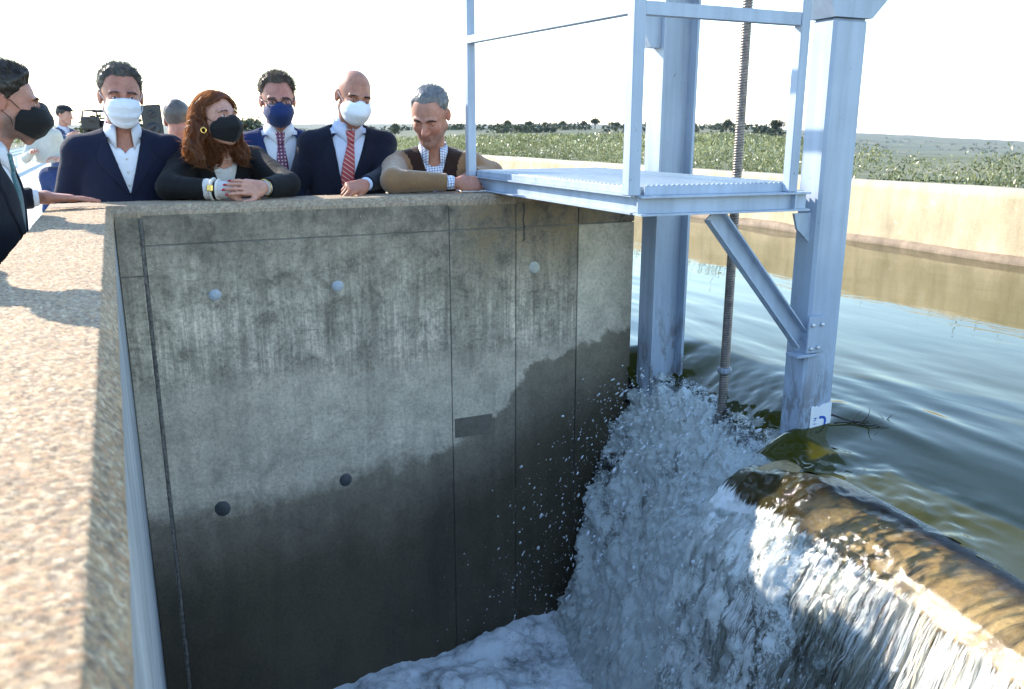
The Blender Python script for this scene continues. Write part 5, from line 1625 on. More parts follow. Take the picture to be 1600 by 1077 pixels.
        # collar: a folded ring with two points
        if outfit.get('collar', True):
            n = 44; op = outfit.get('collar_open', 0.16)
            th = np.linspace(op, 2 * math.pi - op, n)
            rows = []
            for (rad_, hz) in ((0.0635, 0.046), (0.068, 0.052), (0.0770, 0.018), (0.0800, -0.010)):
                pts = []
                for a in th:
                    fr = math.exp(-(min(a, 2 * math.pi - a) - op) / 0.35)
                    r_ = rad_ * (1.0 + 0.0)
                    z_ = hz - 0.012 * (0.5 + 0.5 * math.cos(a)) * 1.6
                    if hz < 0: z_ -= 0.042 * fr; r_ += 0.007 * fr
                    if hz == 0.018: z_ -= 0.012 * fr
                    pts.append((r_ * math.sin(a), -r_ * 1.02 * math.cos(a) + 0.006, z_ + 0.006))
                rows.append(pts)
            L = np.array(rows).reshape(-1, 3) @ TR.T + NB
            cl_ = mesh_np('collar', L, grid_faces(4, n), outfit['shirt'], shirt, True, offset=O)
            m_ = cl_.modifiers.new('t', 'SOLIDIFY'); m_.thickness = 0.0022; m_.offset = 0
        front = torso_sdf(0.009, sleeves=False, skirt=False); front.u(in_frame(cone((0, 0.002, -0.06), (0, 0.006, 0.034), 0.080, 0.0635), TR, NB), 0.012)
        if outfit.get('tie'):
            tb = outfit.get('tie_end', -vd - 0.02); tx = vx if vd else 0
            kn = strip_patch(front, TR, NB, [(-0.024, 0.004), (-0.015, -0.052)], [(0.024, 0.004), (0.015, -0.052)], 7, 10, 0.013, 0.02)
            bl = strip_patch(front, TR, NB, [(-0.015, -0.050), (-0.029 + tx * 0.4, -0.15), (-0.042 + tx, tb)], [(0.015, -0.050), (0.029 + tx * 0.4, -0.15), (0.042 + tx, tb)], 9, 30, 0.009, 0.004)
            tie = mesh_np('tie', bl[0], bl[1], outfit['tie'], t, True, offset=O)
            mesh_np('knot', kn[0], kn[1], outfit['tie'], tie, True, offset=O)
        if outfit.get('buttons'):
            for zq in outfit['buttons']:
                pq = march(front, (np.array([(0.0, -0.5, zq)]) @ TR.T + NB), np.array([(0, 1.0, 0)]) @ TR.T)[0]
                nq = np.array((0, -1.0, 0)) @ TR.T
                Vb, Fb, Tb = tube_np([pq, pq + nq * 0.0025], 0.0055, 10)
                mesh_np('button', Vb, Fb, MAT_PEARL, shirt, True, F3=Tb, offset=O)
    # ---- lapels
    if vd and outfit.get('lapels', True):
        plainj = torso_sdf(0, sleeves=False)
        plainj.disp(folds)
        for sg in (-1, 1):
            inner = [(sg * 0.064, -0.012), (sg * (vw * 0.98), -0.03), (sg * vw * 0.55 + vx * 0.5, -vd * 0.50), (vx + sg * 0.001, -vd)]
            outer = [(sg * 0.085, -0.012), (sg * (vw + 0.046), -0.095), (sg * (vw * 0.75 + 0.050) + vx * 0.4, -vd * 0.50), (vx + sg * 0.010, -vd)]
            V, F = strip_patch(plainj, TR, NB, inner if sg < 0 else outer, outer if sg < 0 else inner, 7, 22, 0.0055, 0.004)
            mesh_np('lapel', V, F, outfit['jacket'], t, True, offset=O)
        # front edge seam below the button
        V, F = strip_patch(plainj, TR, NB, [(vx - 0.004, -vd + 0.004), (vx - 0.012, -0.68)], [(vx + 0.004, -vd + 0.004), (vx + 0.006, -0.68)], 3, 16, 0.003, 0.004)
        mesh_np('front_edge', V, F, outfit['jacket'], t, True, offset=O)
    # ---- body: head, neck, upper chest and hands in one mesh
    hsdf = head_sdf(True, nose, (face or {}).get('wide', 1.0), (face or {}).get('jaw', 1.0), (face or {}).get('full', 0.0))
    b = SDF(); b.u(in_frame(hsdf, HR, hp, hs), 0)
    nk = hp + (np.array((0, 0.024, -0.060)) * hs) @ HR.T
    nr = 0.050 if female else 0.058
    b.u(cone(nk, tw_(0, 0.006, -0.03), nr, nr + 0.006), 0.022)
    b.u(in_frame(ell((0, 0.0, -0.085), (0.13, 0.070, 0.075)), TR, NB), 0.03)
    if not female: b.u(in_frame(ell((0, -0.070, -0.118), (0.011, 0.012, 0.014)), HR, hp, hs), 0.02)
    blo = np.minimum(hp, NB) - 0.16; bhi = np.maximum(hp, NB) + 0.17; blo[2] = NB[2] - 0.15
    tips = []
    for i, (el_, wr_, hd) in enumerate(arms):
        if hd is None: continue
        tp = []
        el_ = np.array(el_, float); wr_ = np.array(wr_, float); ad = (wr_ - el_) / np.linalg.norm(wr_ - el_)
        W = wr_ + ad * hd.get('gap', 0.02)
        b.u(cone(tw_(0, 0.01, -0.10), sh[i], 0.06, 0.045), 0.03); b.u(cone(sh[i], el_, 0.045, 0.036), 0.02)
        hs_ = SDF()
        hand_prims(hs_, W, hd['fwd'], hd['back'], hd['ts'], hd['curls'], hd.get('spread', 0.05), hd.get('scale', 1.0), hd.get('thumb', (0.7, 0.35, 0.3)), el_, tp)
        b.u(hs_, 0.004)
        blo = np.minimum(blo, np.minimum(W - 0.19, el_ - 0.06)); bhi = np.maximum(bhi, np.maximum(W + 0.19, el_ + 0.06))
        tips += [(x, hd) for x in tp]
    V, F = polygonise(b, blo, bhi, (0.0039 if tips else 0.0042) * vox)
    q_ = (V - hp) @ HR / hs
    cols = head_colors(q_, tone, stubble, 1.0, scalp, (face or {}).get('lips', 1.0))
    farh = (np.linalg.norm(q_, axis=1) > 0.2)[:, None]
    ch = np.tile(np.array(tone, np.float32) * np.array((1.02, 0.96, 0.94), np.float32), (len(V), 1))
    for (q, d, nrm, r_), hd in tips:
        wgt = np.exp(-(((V - q) / 0.014) ** 2).sum(1))[:, None] * 0.35
        ch = ch * (1 - wgt) + ch * np.array((1.1, 0.72, 0.7), np.float32) * wgt
    cols = np.where(farh, ch, cols).astype(np.float32)
    mesh_np('body', V, F, MAT_SKIN, t, True, col=cols, offset=O)
    for (q, d, nrm, r_), hd in tips:
        if not hd.get('nail'): continue
        bm = bmesh.new(); bmesh.ops.create_icosphere(bm, subdivisions=2, radius=1)
        fx = np.cross(d, nrm)
        Mx = Matrix(((d[0] * .0085, fx[0] * r_ * .85, nrm[0] * .003, 0), (d[1] * .0085, fx[1] * r_ * .85, nrm[1] * .003, 0), (d[2] * .0085, fx[2] * r_ * .85, nrm[2] * .003, 0), (0, 0, 0, 1)))
        c_ = q + nrm * r_ * 0.85 + d * 0.003
        bm.transform(Matrix.Translation(Vector(c_ - O)) @ Mx)
        obj_bm('fingernail', bm, MAT_NAIL, t, True)
    # ---- eyes, brows
    def hw(p): return hp + (np.array(p, float) * hs) @ HR.T
    if vox < 1.5:
        op = (face or {}).get('eye_open', 0.0030)
        for sg in (-1, 1):
            if op:
                bm = bmesh.new(); bmesh.ops.create_uvsphere(bm, u_segments=16, v_segments=10, radius=1)
                M_ = Matrix.Translation(Vector(hw((sg * 0.032, -0.0868, 0.0055)) - O)) @ Matrix(HR.tolist()).to_4x4() @ Matrix.Diagonal((0.0105 * hs, 0.0030, op * hs, 1))
                bm.transform(M_); ey = obj_bm('eye', bm, MAT_EYEWHITE, t, True)
                bm = bmesh.new(); bmesh.ops.create_uvsphere(bm, u_segments=12, v_segments=8, radius=1)
                M_ = Matrix.Translation(Vector(hw((sg * 0.032 + 0.001, -0.0885, 0.0058)) - O)) @ Matrix(HR.tolist()).to_4x4() @ Matrix.Diagonal((0.0048 * hs, 0.0022, op * 1.0 * hs, 1))
                bm.transform(M_); obj_bm('iris', bm, MAT_EYE, ey, True)
            # lash line
            pts = [hw((sg * (0.0205 + 0.0235 * q), -0.0885 + 0.0085 * (2 * q - 1) ** 2 + 0.002 * q, 0.0062 + op * 0.9 + 0.0022 * math.sin(math.pi * q) - 0.001 * q)) for q in np.linspace(0, 1, 7)]
            tube('lash_line', pts, [0.0006, 0.0010, 0.0011, 0.0012, 0.0012, 0.0010, 0.0006], MAT_EYE, t, 6, O)
            # eyebrow of short hairs
            hb = (face or {}).get('brow', (hair or {}).get('mat', H_DARK))
            rg = np.random.default_rng(17 + sg)
            nb_ = (face or {}).get('brow_n', 130)
            q = rg.uniform(0, 1, nb_)
            zc = 0.0270 + 0.0035 * np.sin(q * math.pi) - 0.0065 * q * q
            L0 = np.stack([sg * (0.013 + 0.038 * q), -0.105 + 0 * q, zc + rg.normal(0, 0.0019, nb_) * (1 - 0.5 * q)], -1)
            Pw = hp + (L0 * hs) @ HR.T
            Dw = np.tile(np.array((0, 1.0, 0)) @ HR.T, (nb_, 1))
            rt_ = march(lambda P: hsdf(((P - hp) @ HR / hs).astype(np.float32)) * hs, Pw, Dw)
            dd = np.stack([np.full(nb_, sg * 0.9), np.full(nb_, -0.25), 0.22 - 0.55 * q + rg.normal(0, 0.15, nb_)], -1) @ HR.T
            dd /= np.linalg.norm(dd, axis=1)[:, None]
            Vr, Fr = ribbons(rt_ - Dw * 0.0008, dd, rg.uniform(0.006, 0.011, nb_), 0.0007, np.zeros(3), 2)
            mesh_np('eyebrow', Vr, Fr, hb, t, False, offset=O, col=np.repeat(rg.uniform(0, 0.7, nb_), 6)[:, None].repeat(3, 1).astype(np.float32))
    # ---- short hair
    if hair and hair.get('style') == 'short':
        core = head_sdf(False, 1.0, (face or {}).get('wide', 1.0))
        tz = hair.get('thick', 0.012); qf = hair.get('quiff', 0.0); dh = hair.get('line', 0.012); rec = hair.get('recede', 0.0)
        nvec = np.array(hair.get('plane', (0, 0.62, 0.78)), np.float32); nvec /= np.linalg.norm(nvec)
        def hf(q):
            d = core(q)
            th_ = tz * (0.55 + 0.45 * smooth(0.0, 0.09, q[:, 2])) + qf * np.exp(-((q[:, 1] + 0.075) / 0.035) ** 2) * smooth(0.05, 0.11, q[:, 2])
            th_ = th_ + 0.004 * fbm(q * np.array((110, 45, 45), np.float32), 3, 3)
            line = q @ nvec - dh - 0.009 * fbm(q * np.array((110, 60, 60), np.float32), 3, 6) - rec * np.exp(-((np.abs(q[:, 0]) - 0.042) / 0.018) ** 2) * (q[:, 1] < -0.01)
            side = 0.012 * smooth(0.05, 0.075, np.abs(q[:, 0])) * (q[:, 1] < 0.02)      # sideburns
            ln_ = line + side
            th_ = th_ * smooth(-0.004, 0.040, ln_) + 0.0004
            return smax(d - th_, -ln_, 0.003)
        V, F = polygonise(lambda P: hf(((P - hp) @ HR / hs).astype(np.float32)) * hs, hp - 0.16, hp + 0.18, 0.0042 * vox)
        rg = np.random.default_rng(23)
        hc = np.clip(0.25 + 0.5 * fbm(((V - hp) @ HR) * np.array((160, 60, 60)), 3, 12), 0, 1)
        hobj = mesh_np('hair', V, F, hair['mat'], t, True, offset=O, col=hc[:, None].repeat(3, 1).astype(np.float32))
        if vox < 1.5:
            nS = hair.get('strands', 4600)
            fi = rg.integers(0, len(F), nS)
            rt_ = V[F[fi]].mean(1)
            e1 = V[F[fi, 1]] - V[F[fi, 0]]; e2 = V[F[fi, 2]] - V[F[fi, 0]]
            nr_ = np.cross(e1, e2); nr_ /= np.linalg.norm(nr_, axis=1)[:, None] + 1e-9
            comb = np.array(hair.get('comb', (0.3, 0.8, 0.3))) @ HR.T
            d0 = comb[None] + nr_ * hair.get('lift', 0.35) + rg.normal(0, hair.get('mess', 0.3), (nS, 3))
            d0 /= np.linalg.norm(d0, axis=1)[:, None]
            Vr, Fr = ribbons(rt_ - nr_ * 0.002, d0, rg.uniform(0.5, 1.0, nS) * hair.get('len', 0.024), 0.0011, np.array((0, 0, -0.06)) - nr_ * 0.10, 3, 0.05, rg)
            mesh_np('strands', Vr, Fr, hair['mat'], hobj, False, offset=O, col=np.repeat(rg.uniform(0, 1, nS), 8)[:, None].repeat(3, 1).astype(np.float32))
    # ---- mask
    if mask:
        style, mm = mask
        nv, nu = 23, 33
        v = np.linspace(0, 1, nv); u = np.linspace(-1, 1, nu)
        if style == 'ffp':
            yc = np.interp(v, [0, .12, .45, .58, .85, 1], [-0.105, -0.123, -0.142, -0.142, -0.114, -0.086]); zc = np.interp(v, [0, .12, .45, .58, .85, 1], [0.012, 0.000, -0.036, -0.052, -0.094, -0.114])
            zs = np.interp(v, [0, .5, 1], [-0.012, -0.045, -0.086]); ys = np.interp(v, [0, .5, 1], [-0.040, -0.022, -0.020]); xs_ = np.interp(v, [0, .3, .6, 1], [0.060, 0.0715, 0.0715, 0.056]); pw = 1.0
        else:
            yc = np.interp(v, [0, .1, .4, .7, 1], [-0.105, -0.122, -0.128, -0.118, -0.098]); zc = np.interp(v, [0, .1, .4, .7, 1], [0.008, -0.002, -0.042, -0.080, -0.114])
            zs = np.interp(v, [0, .5, 1], [-0.010, -0.045, -0.085]); ys = np.interp(v, [0, .5, 1], [-0.038, -0.020, -0.022]); xs_ = np.interp(v, [0, .3, .6, 1], [0.060, 0.0690, 0.068, 0.052]); pw = 0.75
        U, Vv = np.meshgrid(u, v, indexing='ij')
        a = np.abs(U)
        X = np.sign(U) * xs_[None] * np.sin(a * math.pi / 2) ** (1.0 if style == 'ffp' else 0.95)
        cw_ = np.cos(a * math.pi / 2) ** (0.95 if style == 'ffp' else 0.72)
        Y = ys[None] + (yc - ys)[None] * cw_
        Zm = zc[None] * (1 - a ** 1.5) + zs[None] * a ** 1.5
        if style == 'ffp':
            Y += 0.004 * np.exp(-(U / 0.05) ** 2) * -1
            Zm -= 0.010 * np.exp(-((a - 0.33) / 0.16) ** 2) * (Vv < 0.08)
        else:
            Y += 0.0022 * np.sign(np.sin(Vv * 2 * math.pi * 3.0)) * (a < 0.93) * (Vv > 0.12) * (Vv < 0.9)
        Y -= 0.0015 * fbm(np.stack([X * 90, Zm * 90, X * 0], -1), 3, 14)
        P = hp + (np.stack([X, Y - 0.004, Zm], -1).reshape(-1, 3) * hs) @ HR.T
        mo = mesh_np('face_mask', P, grid_faces(nu, nv), mm, t, True, offset=O)
        md = mo.modifiers.new('t', 'SOLIDIFY'); md.thickness = 0.0025; md.offset = 1
        for sg in (-1, 1):
            ex = 0.082
            for (z0, z1) in ((-0.014, 0.022), (-0.080, -0.026)):
                y0 = -0.038 if z0 > -0.05 else -0.022; x0 = 0.0625 if z0 > -0.05 else 0.0575
                mid = (sg * 0.0765, -0.012, (z0 + z1) / 2 + 0.004)
                tube('ear_loop', [hw((sg * x0, y0, z0)), hw(mid), hw((sg * ex, 0.018, z1)), hw((sg * (ex + .002), 0.034, z1 * 0.4))], 0.0014, mm, mo, 6, O)
    # ---- legs and shoes, out of sight behind the wall
    if legs:
        hip = tw_(0, 0.02, -0.60); yv_ = hip[1]
        s = SDF()
        fdir = np.array((0, -1.0, 0)) @ Rz(rad(torso[1])).T; sdv = np.array((1.0, 0, 0)) @ Rz(rad(torso[1])).T
        s.u(cone(hip + sdv * 0.05, hip - sdv * 0.05, 0.14, 0.14), 0)
        for sg in (-1, 1):
            ft = np.array((root[0], root[1], 0.09)) + sdv * sg * 0.10
            kn_ = (hip + ft) / 2 + sdv * sg * 0.04 + fdir * 0.02; 
            s.u(cone(hip + sdv * sg * 0.08, kn_, 0.092, 0.070), 0.04); s.u(cone(kn_, ft, 0.070, 0.058), 0.03)
        s.disp(lambda P: (0.004 * fbm(P * 12, 3, 3)).astype(np.float32))
        V, F = polygonise(s, (hip[0] - .4, min(hip[1], root[1]) - .4, 0.02), (hip[0] + .4, max(hip[1], root[1]) + .4, hip[2] + 0.2), 0.014)
        mesh_np('trousers', V, F, outfit.get('trousers', C_TROUSER), t, True, offset=O)
        for sg in (-1, 1):
            ft = np.array((root[0], root[1], 0.0)) + sdv * sg * 0.10
            s = SDF(); s.u(cone(ft + np.array((0, 0, .05)), ft + fdir * 0.15 + np.array((0, 0, .036)), 0.048, 0.036), 0); s.cut(lambda P: 0.004 - P[:, 2], 0.004)
            V, F = polygonise(s, ft - 0.25, ft + 0.25, 0.010)
            mesh_np('shoe', V, F, C_SHOE, t, True, offset=O)
    return dict(root=t, O=O, hw=hw, tw=tw_, HR=HR, TR=TR, NB=NB, hp=hp, hs=hs, base=base, hsdf=hsdf)
# ================================================================ the six people at the walls
FIST = [(0.95, 1.35, 0.8)] * 4
FLAT = [(0.05, 0.10, 0.06)] * 4
RELAX = [(0.35, 0.55, 0.35), (0.42, 0.6, 0.4), (0.5, 0.65, 0.4), (0.6, 0.7, 0.45)]

# 1: profile, leaning on the near parapet
p1 = person('man in dark suit, teal tie and black mask in profile leaning on the near parapet', (-0.50, 3.40),
    ((-0.310, 3.42, 1.532), 98, 8, 0), ((-0.388, 3.40, 1.372), 84, 8, 0.225),
    [((-0.47, 3.10, 1.06), (-0.40, 3.22, 0.90), None), ((-0.53, 3.66, 1.19), (-0.285, 3.685, 1.196), dict(fwd=(1, 0.05, -0.06), back=(0, 0, 1), ts=-1, curls=FLAT, gap=0.034, spread=0.03, thumb=(0.6, 0.05, 0.2)))],
    dict(jacket=C_CHAR, shirt=C_WHITE, tie=T_TEAL, vdepth=0.34, vwidth=0.085, tie_end=-0.40),
    dict(style='short', mat=H_DARK, thick=0.017, quiff=0.014, comb=(0.1, 0.7, 0.5), len=0.034, mess=0.3, line=0.020),
    ('ffp', MK_BLACK), (0.40, 0.205, 0.145), 0.75, 0.98, nose=1.05)

# 2: open collar
p2 = person('man in navy blazer, open white shirt and white pleated mask at the wall corner', (0.06, 4.28),
    ((0.060, 4.14, 1.580), 4, 7, 1), ((0.052, 4.18, 1.430), 2, 4, 0.225),
    [((-0.215, 4.25, 1.12), (-0.20, 4.12, 0.90), None), ((0.315, 4.25, 1.12), (0.30, 4.12, 0.90), None)],
    dict(jacket=C_NAVY, shirt=C_WHITE, vdepth=0.25, vwidth=0.072, open_neck=0.085, collar_open=0.42, buttons=(-0.10, -0.155, -0.21)),
    dict(style='short', mat=H_GREYDARK, thick=0.013, quiff=0.010, comb=(0.1, 0.2, 0.9), len=0.026, mess=0.5, lift=0.6, line=0.030, recede=0.012),
    ('surgical', MK_WHITE), (0.38, 0.175, 0.12), 0.6)

# 3: woman
HW = dict(fwd=(0.95, -0.16, 0.06), back=(-0.25, -0.80, 0.50), ts=1, curls=[(0.30, 0.75, 0.4), (0.35, 0.8, 0.4), (0.4, 0.8, 0.4), (0.45, 0.8, 0.4)], gap=0.028, scale=0.92, nail=True, thumb=(0.75, -0.10, 0.2), spread=0.10)
HW2 = dict(fwd=(-0.93, -0.30, 0.10), back=(0.12, -0.92, 0.35), ts=-1, curls=[(-0.12, 0.42, 0.35), (-0.08, 0.46, 0.35), (-0.05, 0.48, 0.35), (0.0, 0.5, 0.35)], gap=0.026, scale=0.92, nail=True, thumb=(0.75, -0.15, 0.25), spread=0.05)
p3 = person('auburn haired woman in black jacket and black mask leaning on her forearms with clasped hands', (0.47, 4.55),
    ((0.440, 4.085, 1.488), 33, -7, 3), ((0.455, 4.165, 1.362), 10, 24, 0.200),
    [((0.205, 3.985, 1.206), (0.405, 3.885, 1.196), HW), ((0.715, 3.985, 1.206), (0.598, 3.868, 1.200), HW2)],
    dict(jacket=C_BLACK, shirt=C_CREAM, vdepth=0.22, vwidth=0.075, collar=False, cuff=0.010, lapels=True),
    None, ('ffp', MK_BLACK), (0.50, 0.285, 0.215), 0.0, 0.95, dict(eye_open=0.0042, brow=H_BROWN, brow_n=80, lips=1.2), female=True, nose=0.85)

# 4: glasses
p4 = person('man in bright navy suit, glasses and blue mask behind the woman', (0.80, 4.72),
    ((0.790, 4.55, 1.586), -6, 9, -1), ((0.795, 4.60, 1.437), -6, 4, 0.215),
    [((0.535, 4.68, 1.12), (0.55, 4.55, 0.90), None), ((1.045, 4.68, 1.12), (1.03, 4.55, 0.90), None)],
    dict(jacket=C_BLUE, shirt=C_WHITE, tie=T_PLUM, vdepth=0.40, vwidth=0.090),
    dict(style='short', mat=H_BROWN, thick=0.014, quiff=0.012, comb=(0.2, 0.1, 0.9), len=0.032, mess=0.6, lift=0.6, line=0.034, recede=0.016),
    ('ffp', MK_BLUE), (0.42, 0.195, 0.145), 0.3)

# 5: bald
p5 = person('bald man in midnight suit, red striped tie and white mask, fist on wall', (1.10, 4.52),
    ((1.118, 4.29, 1.600), 2, 15, 6), ((1.095, 4.36, 1.447), -4, 6, 0.230),
    [((0.835, 4.44, 1.14), (0.86, 4.30, 0.93), None), ((1.262, 4.235, 1.225), (1.075, 3.975, 1.198), dict(fwd=(-0.86, -0.46, -0.12), back=(0.05, -0.55, 0.8), ts=-1, curls=[(0.75, 1.1, 0.6), (0.85, 1.2, 0.6), (0.95, 1.2, 0.6), (1.0, 1.2, 0.6)], gap=0.032, spread=0.02, thumb=(0.35, 0.3, 0.2)))],
    dict(jacket=C_NIGHT, shirt=C_SKY, tie=T_RED, vdepth=0.34, vwidth=0.090, vx=-0.045),
    None, ('ffp', MK_WHITE), (0.40, 0.19, 0.125), 0.35, 1.04, dict(eye_open=0.0016, brow=H_DARK, brow_n=150), scalp=(0.10, (0.36, 0.22, 0.17)))

# 6: no mask, brown cardigan
p6 = person('bare faced grey haired man in tan and brown cardigan looking down beside the railing', (1.55, 4.62),
    ((1.455, 4.135, 1.512), -36, 30, 2), ((1.505, 4.235, 1.335), -14, 16, 0.245),
    [((1.205, 3.975, 1.212), (1.455, 3.905, 1.200), dict(fwd=(0.95, -0.05, -0.05), back=(0.05, -0.85, 0.5), ts=1, curls=[(0.6, 0.9, 0.5), (0.7, 1.0, 0.5), (0.75, 1.0, 0.5), (0.8, 1.0, 0.5)], gap=0.062, spread=0.03, thumb=(0.55, 0.2, 0.3))),
     ((1.835, 4.24, 1.225), (1.68, 4.11, 1.215), dict(fwd=(-0.8, -0.5, -0.3), back=(0.3, -0.5, 0.8), ts=-1, curls=FIST, gap=0.02))],
    dict(jacket=C_TAN, two_tone=C_BROWN, shirt=C_CHECK, vdepth=0.20, vwidth=0.066, lapels=False, cuff=0.034, open_neck=0.05, collar_open=0.40),
    dict(style='short', mat=H_GREY, thick=0.009, comb=(0.1, 0.95, 0.25), len=0.03, mess=0.16, lift=0.15, line=0.034, recede=0.012),
    None, (0.42, 0.21, 0.15), 0.4, 1.09, dict(eye_open=0.0, wide=1.06, jaw=1.14, full=0.0, brow=H_DARK, brow_n=170), nose=1.15, build=1.08)

# ---- woman's long hair: a wavy body plus free strands
def long_hair(p):
    HR, hp, hs, O, t = p['HR'], p['hp'], p['hs'], p['O'], p['root']
    core = head_sdf(False)
    s = SDF()
    def cap(q):
        d = core(q) - 0.014 - 0.004 * fbm(q * np.array((70, 26, 26), np.float32), 3, 3)
        face_ = np.maximum.reduce([q[:, 1] + 0.012 - 0.10 * (q[:, 2]), q[:, 2] - 0.094 + 0.45 * np.abs(q[:, 0])])
        return smax(d, -face_, 0.006)
    s.u(cap, 0)
    for sg, dx, dy, zl in ((-1, 0.034, 0.010, -0.180), (1, 0.020, -0.010, -0.175)):
        s.u(cone((sg * 0.070, 0.030, 0.05), (sg * (0.090 + dx * 0.4), 0.026 + dy, -0.05), 0.022, 0.029), 0.03)
        s.u(cone((sg * (0.090 + dx * 0.4), 0.026 + dy, -0.05), (sg * (0.100 + dx), 0.020 + dy, -0.14), 0.030, 0.032), 0.03)
        s.u(cone((sg * (0.100 + dx), 0.020 + dy, -0.14), (sg * (0.092 + dx), -0.012 + dy, zl), 0.032, 0.016), 0.03)
    s.u(ell((0, 0.075, -0.06), (0.105, 0.055, 0.14)), 0.04)
    s.disp(lambda q: (0.007 * np.sin(q[:, 0] * 210 + 30 * q[:, 2] + 3 * np.sin(q[:, 2] * 45)) * smooth(0.08, -0.02, q[:, 2]) + 0.005 * fbm(q * np.array((60, 60, 16), np.float32), 3, 5)).astype(np.float32))
    V, F = polygonise(lambda P: s(((P - hp) @ HR / hs).astype(np.float32)) * hs, hp - 0.30, hp + 0.24, 0.0042)
    ql = (V - hp) @ HR / hs
    hc = np.clip(0.3 + 0.7 * fbm(ql * np.array((150, 150, 22)), 3, 12), 0, 1)
    ho = mesh_np('hair', V, F, H_AUBURN, t, True, offset=O, col=hc[:, None].repeat(3, 1).astype(np.float32))
    rg = np.random.default_rng(77)
    nS, m = 4200, 9
    # strands start on the hair body and run down it
    fi = rg.integers(0, len(F), nS)
    P = V[F[fi]].mean(1)
    sf = lambda X: s(((X - hp) @ HR / hs).astype(np.float32)) * hs
    pts = [P]
    L = rg.uniform(0.05, 0.13, nS)
    wav = rg.uniform(0, 6.28, nS)
    vel = np.zeros_like(P)
    for k in range(m - 1):
        e = 0.003
        gx = np.stack([sf(P + np.array(d)) - sf(P - np.array(d)) for d in ((e, 0, 0), (0, e, 0), (0, 0, e))], -1)
        gx /= np.linalg.norm(gx, axis=1)[:, None] + 1e-9
        q = (P - hp) @ HR / hs
        down = np.tile(np.array((0, 0, -1.0)), (nS, 1))
        topw = smooth(0.04, 0.10, q[:, 2])[:, None]
        sidew = np.stack([np.sign(q[:, 0]) * 0.9, np.full(nS, 0.35), np.zeros(nS)], -1) @ HR.T
        d = down * (1 - 0.6 * topw) + sidew * topw
        d = d - gx * (d * gx).sum(1)[:, None] * 0.9
        d /= np.linalg.norm(d, axis=1)[:, None] + 1e-9
        d = d + 0.28 * np.stack([np.sin(wav + k * 0.8), np.cos(wav + k * 0.8), 0 * wav], -1) * smooth(0.05, -0.1, q[:, 2])[:, None]
        P = P + d * (L / (m - 1))[:, None]
        dist = sf(P)
        P = P - gx * (dist - 0.0025 - 0.006 * (k / m))[:, None] * 0.8
        pts.append(P)
    Vr, Fr = ribbon_mesh(np.stack(pts, 1), 0.0010)
    mesh_np('strands', Vr, Fr, H_AUBURN, ho, False, offset=O, col=np.repeat(rg.uniform(0, 1, nS), 2 * m)[:, None].repeat(3, 1).astype(np.float32))
    # flyaway ends blown to the sides
    nF = 420
    sel = rg.choice(len(V), nF * 4)
    sel = sel[(ql[sel, 2] < 0.06)][:nF]
    rt = V[sel]
    qd = ql[sel].copy(); qd[:, 2] = 0; qd /= np.linalg.norm(qd, axis=1)[:, None] + 1e-9
    d0 = qd @ HR.T * 0.8 + rg.normal(0, 0.35, (len(sel), 3)) + np.array((0.0, 0, -0.35))
    d0 /= np.linalg.norm(d0, axis=1)[:, None]
    Vr, Fr = ribbons(rt, d0, rg.uniform(0.02, 0.06, len(sel)), 0.0006, np.array((0, 0, 0.06)), 6, 0.14, rg)
    mesh_np('flyaway_strands', Vr, Fr, H_AUBURN, ho, False, offset=O, col=np.full((len(Vr), 3), 0.9, np.float32))['kind'] = 'stuff'
long_hair(p3)

# ---- jewellery, glasses, pin
def ring_pts(c, ax, r, n=28, e1=None):
    ax = Vector(ax).normalized(); u = ax.orthogonal().normalized(); w = ax.cross(u)
    return [Vector(c) + (u * math.cos(a) + w * math.sin(a)) * r for a in np.linspace(0, 2 * math.pi, n + 1)]
ad = Vector((0.405 - 0.205, 3.885 - 3.985, -0.01)).normalized()
wc = Vector((0.405, 3.885, 1.196))
r3 = p3['root']; O3 = p3['O']
cu = SDF(); cu.u(cone(wc - ad * 0.052, wc + ad * 0.022, 0.045, 0.037), 0)
cu.disp(lambda P: (0.0012 * np.sin(((P - np.array(wc, np.float32)) @ np.array(ad, np.float32)) * 700)).astype(np.float32))
V, F = polygonise(cu, np.array(wc) - 0.12, np.array(wc) + 0.12, 0.004)
mesh_np('knitted_cuff', V, F, C_CREAM, r3, True, offset=O3)
br = tube('bracelet', ring_pts(wc - ad * 0.026, ad, 0.0455), 0.0060, MAT_PEARL, r3, 8, O3)
tube('bracelet', ring_pts(wc - ad * 0.004, ad, 0.0415), 0.0055, MAT_PEARL, r3, 8, O3)
bm = bmesh.new(); bm_box(bm, (-0.013, -0.007, -0.014), (0.013, 0.007, 0.014), 0.003)
up_ = Vector((0, 0, 1)); fr_ = Vector((-0.3, -0.85, 0.15)); fr_ = (fr_ - ad * fr_.dot(ad)).normalized(); zz_ = ad.cross(fr_)
bm.transform(Matrix.Translation(wc - ad * 0.024 + fr_ * 0.050 - Vector(O3)) @ Matrix((ad, fr_, zz_)).transposed().to_4x4())
obj_bm('gold_clasp', bm, MAT_GOLD, r3)
ad2 = Vector((0.598 - 0.715, 3.868 - 3.985, -0.006)).normalized()
tube('gold_bangle', ring_pts(Vector((0.598, 3.868, 1.200)) + ad2 * 0.012, ad2, 0.036), 0.0022, MAT_GOLD, r3, 8, O3)
ep = p3['hw']((-0.100, -0.020, -0.055))
tube('earring', ring_pts(ep, (0.2, 1, 0.0), 0.011, 20), 0.0038, MAT_GOLD, r3, 8, O3)
tube('earring_drop', [p3['hw']((-0.096, -0.016, -0.034)), p3['hw']((-0.098, -0.018, -0.045))], 0.0022, MAT_GOLD, r3, 8, O3)
